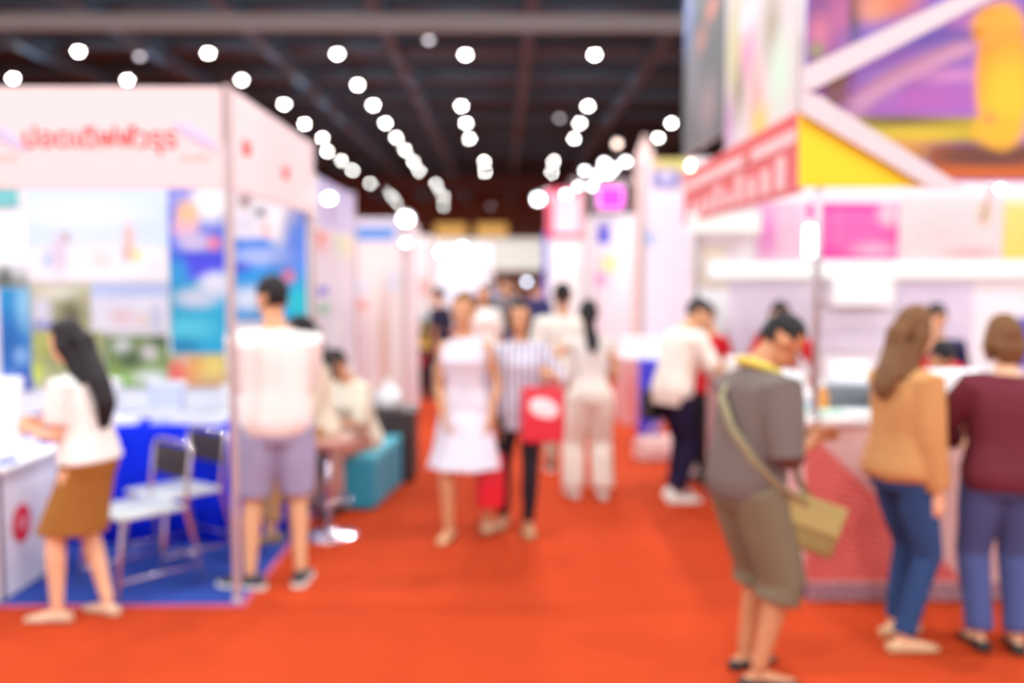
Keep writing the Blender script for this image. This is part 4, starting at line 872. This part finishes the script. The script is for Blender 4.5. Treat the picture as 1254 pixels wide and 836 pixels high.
# light strip along the back wall and lamps
TUBE = glow('strip_light', (255, 252, 250), 1.2)
a, b_ = at(868, 342, YB - .05), at(1330, 322, YB - .05)
ls = thing('strip_light', 'long white light strip across the right booth back wall', 'lamp', (a.x, YB, a.z))
obj('diffuser', box(0, b_.x - a.x, -.06, -.02, .02, b_.z - a.z, .008), TUBE, ls); obj('bracket', box(0, b_.x - a.x, -.02, .0, .0, b_.z - a.z + .02, .003), white, ls)
p = Q(978, 290); lt = thing('tube_lamp', 'short upright tube lamp fixed to the grey booth post', 'lamp', (XR - .015, YR0 + .05, p.z - .1))
obj('tube', cyl(.026, (0, 0, 0), (0, 0, .16), 12), glow('tube_glow', (255, 255, 255), 6), lt, True); obj('cap', cyl(.028, (0, 0, .16), (0, 0, .19), 12), white, lt, True); obj('cap', cyl(.028, (0, 0, -.03), (0, 0, 0), 12), white, lt, True)
spot('round spot lamp above the pale pink price poster', at(1225, 231, YR0 + .35), .022, SPOT)
a, b_ = at(848, 284, YB - .24), at(932, 262, YB - .24)
lb_ = thing('light_box', 'white glowing light box high at the left end of the right booth', 'lamp', (a.x, YB - .24, a.z))
obj('diffuser', box(0, b_.x - a.x, 0, .06, 0, b_.z - a.z, .01), glow('lightbox_glow', (255, 246, 240), 1.1), lb_); obj('housing', box(-.02, b_.x - a.x + .02, .06, .12, -.02, b_.z - a.z + .02, .006), white, lb_)
# goods on the right counter
def carton(label, x, y, w, d, h, rz, rgb, lid=True, name='carton', z=None):
    t = thing(name, label, 'box', (x, y, z or CW), rz); obj('body', box(-w / 2, w / 2, -d / 2, d / 2, 0, h * .8, .004), mat('carton_%d_%d_%d' % rgb, rgb, .5), t)
    obj('lid', box(-w / 2 - .004, w / 2 + .004, -d / 2 - .004, d / 2 + .004, h * .8, h, .004), MATS['carton_%d_%d_%d' % rgb], t); return t
carton('large white box on the counter side beside the leaning man', 1.88, 7.35, .34, .44, .14, .05, (254, 252, 250))
carton('white box behind the grey-shirted man on the counter side', 1.87, 6.75, .3, .4, .10, -.1, (252, 252, 252))
carton('white box right of the camel-sweater woman', at(1180, 452, 5.5).x, 5.56, .30, .26, .22, .1, (254, 252, 252))
carton('flat white box at the counter front beside the camel sweater', at(1160, 500, 5.45).x, 5.4, .22, .2, .05, .3, (250, 250, 250))
paper('white form pile on the counter below the printer', at(1060, 515, 5.35).x, 5.33, CW, .22, .2, .03, .1, (252, 250, 250))
paper('pale green leaflet pile near the booth post', at(1005, 510, 5.4).x, 5.38, CW, .15, .2, .03, .4, (206, 232, 214))
paper('white leaflet stack in front of the printer', at(1095, 520, 5.4).x, 5.42, CW, .2, .2, .05, -.2, (250, 250, 252))
px_ = at(1040, 480, 5.62).x
pr = thing('printer', 'dark grey desktop printer on the patterned counter', 'printer', (px_, 5.6, CW), -.25)
gm = mat('printer_grey', (120, 122, 130), .5)
obj('body', box(-.17, .17, -.1, .12, 0, .12, .015), gm, pr); obj('lid', box(-.165, .165, -.095, .115, .121, .15, .01), mat('printer_lid', (150, 152, 160), .4), pr); obj('paper_tray', box(-.11, .11, .10, .13, .1, .27, .003, rot=Matrix.Rotation(-.3, 4, 'X')), MATS['panel_white'], pr); obj('output_tray', box(-.11, .11, -.2, -.1, .02, .03, .003), gm, pr)
t = thing('tissue_box', 'white tissue box with a pale blue band near the dark grey printer', 'box', (at(985, 480, 5.75).x + .06, 5.62, CW), .2)
obj('box', box(-.11, .11, -.06, .06, 0, .09, .005), mat('carton_252_252_252', (252, 252, 252), .5), t); obj('band', box(-.112, .112, -.062, .062, .02, .05, .002), mat('band_blue', (170, 200, 236), .5), t)
tt = tube(bmesh.new(), [(0, 0, .088), (.01, 0, .12), (.0, .01, .15)], [(.04, .012), (.05, .01), (.02, .004)], n=10); obj('tissue', tt, MATS['card_white'], t, True)
def bottle(label, x, y, rgb, h=.2):
    t = thing('bottle', label, 'bottle', (x, y, CW)); obj('body', lathe(bmesh.new(), [(.028, 0), (.032, .01), (.032, h * .6), (.014, h * .8), (.014, h * .9)], 14), mat('bottle_%d_%d_%d' % rgb, rgb, .3), t, True)
    obj('cap', lathe(bmesh.new(), [(.016, h * .9), (.016, h)], 12), MATS['card_white'], t, True)
bottle('green bottle on the patterned counter left of the dark grey printer', XR + .42, 5.42, (90, 176, 130)); bottle('orange bottle on the patterned counter beside the grey booth post', XR + .12, 5.42, (240, 160, 70), .17)

# ------------------------------------------------------------------ booths further down the right side
b6 = thing('exhibition_booth', 'lilac-white tall booth wall with a round emblem, past the right booth', 'booth', (1.8, 12.5, 0))
zt6 = at(815, 196, 12.5).z; x6 = at(789, 300, 12.5).x
bpart('front_panel', box(x6, 3.6, 12.5, 12.54, .01, zt6, .004), mat('panel_lilacwhite', (244, 232, 240), .6), b6)
bpart('post', cyl(.03, (x6 - .03, 12.52, 0), (x6 - .03, 12.52, zt6 + .02), 8), alu, b6)
o = sheet('wall_print', 'Y', 12.47, 791, 232, 858, 425, [('r', 792, y, 858, y + 3, (222, 200, 216)) for y in range(250, 425, 12)] + [('r', x, 232, x + 2, 425, (226, 206, 220)) for x in range(800, 858, 12)] + [('e', 794, 292, 8, 9, (150, 176, 226), .5)], (244, 232, 242), (238, 222, 236), thick=.004, cell=.03); o.parent = b6; o.location = -Vector(b6.location)
o = sheet('emblem_print', 'Y', 12.47, 799, 194, 845, 231, [('e', 816, 219, 18, 12, (118, 124, 206), .3), ('e', 816, 216, 7, 8, (226, 214, 240), .5), ('e', 830, 200, 20, 6, (206, 206, 110), .7)], (232, 196, 120), (236, 190, 190), thick=.004); o.parent = b6; o.location = -Vector(b6.location)
k0 = gp(764, 522)
c6 = thing('sales_counter', 'small red and pink skirted counter below the lilac-white wall', 'counter', (k0.x, k0.y, 0)); z6 = at(770, 440, k0.y).z
o = sheet('front_skirt', 'Y', k0.y, 764, 440, 812, 522, [('e', 770, 490, 14, 40, (232, 120, 116), .6), ('e', 794, 470, 5, 22, (220, 150, 170), .6)], (236, 190, 200), (238, 160, 160), zrange=(.01, z6), thick=.02, m=lat); o.parent = c6; o.location = -Vector(c6.location)
bpart('side_skirt', box(k0.x, k0.x + .02, k0.y + .02, k0.y + .8, .01, z6, .002), lat2, c6); bpart('worktop', box(k0.x - .02, k0.x + .9, k0.y - .02, k0.y + .82, z6, z6 + .03, .004), white, c6)
def goods(label, px, Y, z, w, h, rgb): carton(label, at(px, 430, Y).x, Y, w, .25, h, 0, rgb, z=z)
goods('white box on the small red and pink counter, left', 772, k0.y + .3, z6 + .031, .22, .2, (254, 252, 252)); goods('white box on the small red and pink counter, right', 796, k0.y + .3, z6 + .031, .22, .2, (252, 250, 254))
blu = thing('plastic_crate', 'upright royal blue crate beside the small counter', 'crate', (at(795, 460, 10.3).x, 10.3, 0))
obj('body', box(-.1, .1, -.12, .12, 0, .86, .012), mat('crate_blue', (60, 60, 220), .5), blu); obj('rim', box(-.108, .108, -.128, .128, .84, .87, .006), MATS['crate_blue'], blu)
b7 = stand('exhibition_booth', 'white stand with magenta sign and salmon obelisk on the right', at(727, 300, 16).x, at(789, 300, 16).x + .9, 16, 18, at(760, 262, 16).z, mat('panel_coolwhite', (242, 238, 246), .6))
o = sheet('front_print', 'Y', 15.97, 728, 264, 800, 430, [('e', 748, 323, 10, 10, (250, 230, 120), .6), ('e', 728, 342, 14, 8, (250, 130, 206), .6), ('r', 732, 275, 747, 298, (70, 70, 206)), ('e', 766, 320, 12, 40, (250, 250, 252), .7), ('e', 786, 340, 10, 70, (246, 222, 232), .7), ('e', 740, 270, 16, 6, (190, 180, 200), .7)], (238, 230, 242), (246, 232, 240), thick=.004); o.parent = b7; o.location = -Vector(b7.location)
a, b_ = at(733, 254, 15.9), at(763, 229, 15.9)
ms = thing('sign_box', 'glowing magenta sign box above the white stand', 'sign', (a.x, 15.9, a.z)); obj('face', box(0, b_.x - a.x, -.01, .01, 0, b_.z - a.z, .003), mat('magenta_face', (250, 40, 226), .5, emit=.75), ms); obj('casing', box(-.03, b_.x - a.x + .03, .01, .14, -.03, b_.z - a.z + .03, .006), white, ms)
obj('pole', cyl(.02, ((b_.x - a.x) / 2, .08, -(a.z - at(760, 262, 16).z) - .05), ((b_.x - a.x) / 2, .08, 0), 8), alu, ms)
ob0, ob1 = at(778, 300, 14.2).x, at(803, 300, 14.2).x; zt7 = at(790, 164, 14.2).z; cxo = (ob0 + ob1) / 2; w_ = (ob1 - ob0) / 2
tag(obj('obelisk', ring_loft(bmesh.new(), [[Vector((cxo + sx * w_ * k, 14.35 + sy_ * w_ * k, z)) for sx, sy_ in ((-1, -1), (1, -1), (1, 1), (-1, 1))] for z, k in ((0, 1.1), (.1, 1.1), (.11, 1.), (zt7 - .3, .8), (zt7, .12))]), mat('salmon_board', (246, 206, 196), .6), None), 'slim salmon pink obelisk rising beside the lilac-white wall', 'display')
b8 = thing('display_tower', 'white tower with a red-framed sign at the far right of the aisle', 'tower', (1.2, 20, 0)); x0_, x1_ = at(671, 300, 20).x, at(713, 300, 20).x; zt8 = at(690, 231, 20).z; zm8 = at(690, 292, 20).z
bpart('column', box(x0_, x1_, 20, 20.7, .01, zm8, .006), white, b8)
bpart('sign_box', box(x0_, x1_, 19.96, 20.74, zm8, zt8, .01), mat('tower_red', (240, 84, 116), .5, emit=.1), b8)
bpart('sign_face', box(x0_ + .12, x1_ - .05, 19.945, 19.96, zm8 + .1, zt8 - .12, .003), mat('tower_pinkwhite', (252, 216, 228), .5, emit=.05), b8)
bpart('edge_post', cyl(.05, (x0_ - .05, 20, 0), (x0_ - .05, 20, zm8 + .1), 8), mat('post_blue', (90, 96, 206), .5), b8)
for px, py, Y, lens, r in ((693, 238, 19.6, SPOT, .09), (708, 228, 19.6, SPOT, .07), (725, 228, 18., SPOT, .07), (716, 209, 18., SPOT, .075), (740, 200, 15.6, SPOT, .085), (745, 212, 15.6, SPOT, .085), (732, 214, 15.6, SPOT, .085), (752, 206, 15.6, SPOT, .07)):
    t = spot('white spot lamp on the stands around the magenta sign', at(px, py, Y), r * .6, lens, 'spot lamps around the magenta sign')
spot('lone white spot lamp left of the red-framed tower', at(659, 244, 21), .1, SPOT)
spot('pale blue-white spot lamp over the white-shirted man', at(683, 340, 22), .08, SPOTS)
spot('small pale spot lamp far down the aisle left of the tower', at(645, 345, 30), .08, SPOTS)
spot('warm spot lamp on the salmon obelisk', at(791, 201, 14.0), .06, SPOTW); spot('dim warm spot lamp above the magenta sign', at(756, 176, 15.6), .05, glow('spot_dim', (255, 220, 200), 6)); spot('dim white spot lamp right of the magenta sign lamps', at(766, 198, 15.6), .05, glow('spot_dimwhite', (245, 245, 250), 12))
spot('warm lamp under the grey side picture of the right booth', at(850, 203, 8.75), .06, SPOTW)
BL = bpy.data.lights.new('stand_lamp_light', 'POINT'); BL.energy = 24; BL.shadow_soft_size = .04; BL.color = (.92, .96, 1.)  # fill points added to lift the ceiling, the farthest with no lamp there
for px, py, Y in ((562, 296, 26.6), (740, 196, 15.0), (659, 238, 20.5), (640, 300, 34), (560, 290, 42)):
    p = at(px, py, Y); l = bpy.data.objects.new('stand_lamp_light', BL); C.objects.link(l); l.location = (p.x + (.6 if px == 403 else 0), p.y, p.z + .12)
# light poles that carry the high lamps
lp = thing('lamp_truss', 'slim white truss carrying the spot lamps near the magenta sign', 'truss', (1.55, 17.0, 0))
zz = at(740, 215, 16.).z
for x in (-.15, .75): obj('upright', cyl(.03, (x, 0, 0), (x, 0, zz), 8), alu, lp)
obj('crossbar', cyl(.03, (-.4, 0, zz), (.95, 0, zz), 8), alu, lp)

# ------------------------------------------------------------------ things carried
def bag(name, label, c, w, d, h, m, rz, handle_to=None, patch=None, cat='bag', flare=1.0):
    c = Vector(c); t = thing(name, label, cat, c, rz); b = bmesh.new()
    ring_loft(b, [[Vector((sx * w / 2 * k, sy_ * d / 2 * k2, z)) for sx, sy_ in ((-1, -1), (0, -1.06), (1, -1), (1.02, 0), (1, 1), (0, 1.06), (-1, 1), (-1.02, 0))] for z, k, k2 in ((0, .92, .9), (.02, 1., 1.), (h * .5, 1.02 * flare, 1.05), (h - .01, 1. * flare, .6), (h, .98 * flare, .5))])
    obj('pouch', b, m, t)
    if handle_to is not None:
        iv = Matrix.Rotation(-rz, 3, 'Z') @ (Vector(handle_to) - c)
        for sy_ in (-1, 1): obj('handle', tube(bmesh.new(), [(-w * .25, sy_ * d * .2, h - .01), (iv.x - .03, iv.y + sy_ * .008, iv.z - .02), (iv.x, iv.y + sy_ * .008, iv.z), (iv.x + .03, iv.y + sy_ * .008, iv.z - .02), (w * .25, sy_ * d * .2, h - .01)], [.006] * 5, n=6), m, t, True)
    if patch:
        pm, pw, ph_ = patch
        for sy_ in (-1, 1): 
            bm = ball(bmesh.new(), (0, sy_ * (d / 2 * 1.06), h * .62), (pw / 2, .006, ph_ / 2), Matrix.Rotation(.35, 3, 'Y')); obj('printed_mark', bm, pm, t, True)
    return t
redbag = mat('bag_red', (222, 44, 62), .45); mark = mat('bag_mark_white', (250, 236, 238), .5)
hw = W6['w'](W6['arm']['L'][2]); p = at(664, 540, hw.y - .04)
bag('shopping_bag', 'red shopping bag with white mark carried by the woman in stripes', (p.x, hw.y - .04, p.z), .27, .12, .36, redbag, .15, hw + Vector((.0, -.03, -.045)), (mark, .2, .13))
hw = W5['w'](W5['arm']['L'][2]); p = at(600, 624, hw.y - .05)
bag('tote_bag', 'bright red tote hanging beside the white dress', (p.x, hw.y + .02, p.z), .17, .09, .36, mat('bag_scarlet', (226, 20, 44), .5), .3, hw + Vector((0, -.02, -.06)), None)
hw = W9['w']((-.23, -.02, 0)); p = at(806, 512, hw.y)
bag('shoulder_bag', 'black shoulder bag at the side of the man in navy trousers', (p.x, hw.y, p.z), .26, .12, .24, mat('bag_black', (48, 44, 46), .5), .6, W9['w'](W9['fat'](.44)[0] + Vector((-.12, -.02, .03))))
p = gp(800, 560); bag('carrier_bag', 'pale pink carrier bag on the floor behind the man in navy trousers', (p.x, p.y - .1, 0), .36, .2, .22, mat('bag_pale_pink', (246, 206, 200), .5), .3, Vector((p.x, p.y - .1, .34)))
# olive crossbody bag
Mw = W10['M']; S10 = W10['S']
olive = mat('bag_olive', (150, 132, 78), .7); strapm = mat('strap_olive', (156, 148, 112), .7)
loc = W10['w']((.17, .16, .62))
cb = thing('crossbody_bag', 'olive green crossbody bag at the hip of the grey-shirted man', 'bag', loc, W10['root'].rotation_euler.z + 1.25)
obj('pouch', box(-.15, .15, -.045, .045, 0, .22, .02, rot=Matrix.Rotation(.35, 4, 'Y')), olive, cb, True)
obj('flap', box(-.153, .153, -.055, -.043, .10, .23, .005, rot=Matrix.Rotation(.35, 4, 'Y')), mat('flap_olive', (176, 158, 96), .7), cb)
def wl(v): return Matrix.Rotation(-cb.rotation_euler.z, 3, 'Z') @ (W10['w'](v) - loc)
fr = W10['fat']; tb_ = lambda s, x, y: fr(s)[0] + fr(s)[1] @ Vector((x, y, 0))
pts = [tb_(.44, -.10, .0), tb_(.43, -.085, -.10), tb_(.34, -.03, -.165), tb_(.22, .08, -.165), tb_(.10, .17, -.10), tb_(.0, .215, .0), tb_(-.06, .215, .14), Vector((.21, .12, .82))]
b = tube(bmesh.new(), [wl(v) for v in pts], [(.022, .005)] * len(pts), side=wl(pts[1] + Vector((1, 0, .6))) - wl(pts[1]), n=8)
obj('strap', b, strapm, cb, True)
pts = [tb_(.44, -.10, .0), tb_(.41, -.07, .13), tb_(.28, .02, .165), tb_(.12, .10, .16), tb_(.0, .14, .18), Vector((.17, .19, .83))]
obj('strap', tube(bmesh.new(), [wl(v) for v in pts], [(.022, .005)] * len(pts), side=wl(pts[1] + Vector((1, 0, .6))) - wl(pts[1]), n=8), strapm, cb, True)
# yellow scarf of the same man
b = bmesh.new(); n = 18; ring_pts = []
for k in range(n + 1):
    th = 2 * PI * k / n; c, M = fr(.485); ring_pts.append((c + M @ Vector((.082 * math.cos(th), -.01 + .085 * math.sin(th), .012 - .02 * math.sin(th)))) * S10)
tube(b, ring_pts, [(.026, .02)] * (n + 1), n=8, dome=False)
obj('neck_scarf', b, fab('cloth_lemon', (232, 206, 96)), W10['root'], True)
b = bmesh.new()
melt_all()

# ------------------------------------------------------------------ ambient of the rest of the hall
w = bpy.data.worlds.new('hall_ambient'); sc.world = w; w.use_nodes = True
w.node_tree.nodes['Background'].inputs[0].default_value = (.96, .98, 1, 1); w.node_tree.nodes['Background'].inputs[1].default_value = 1.2
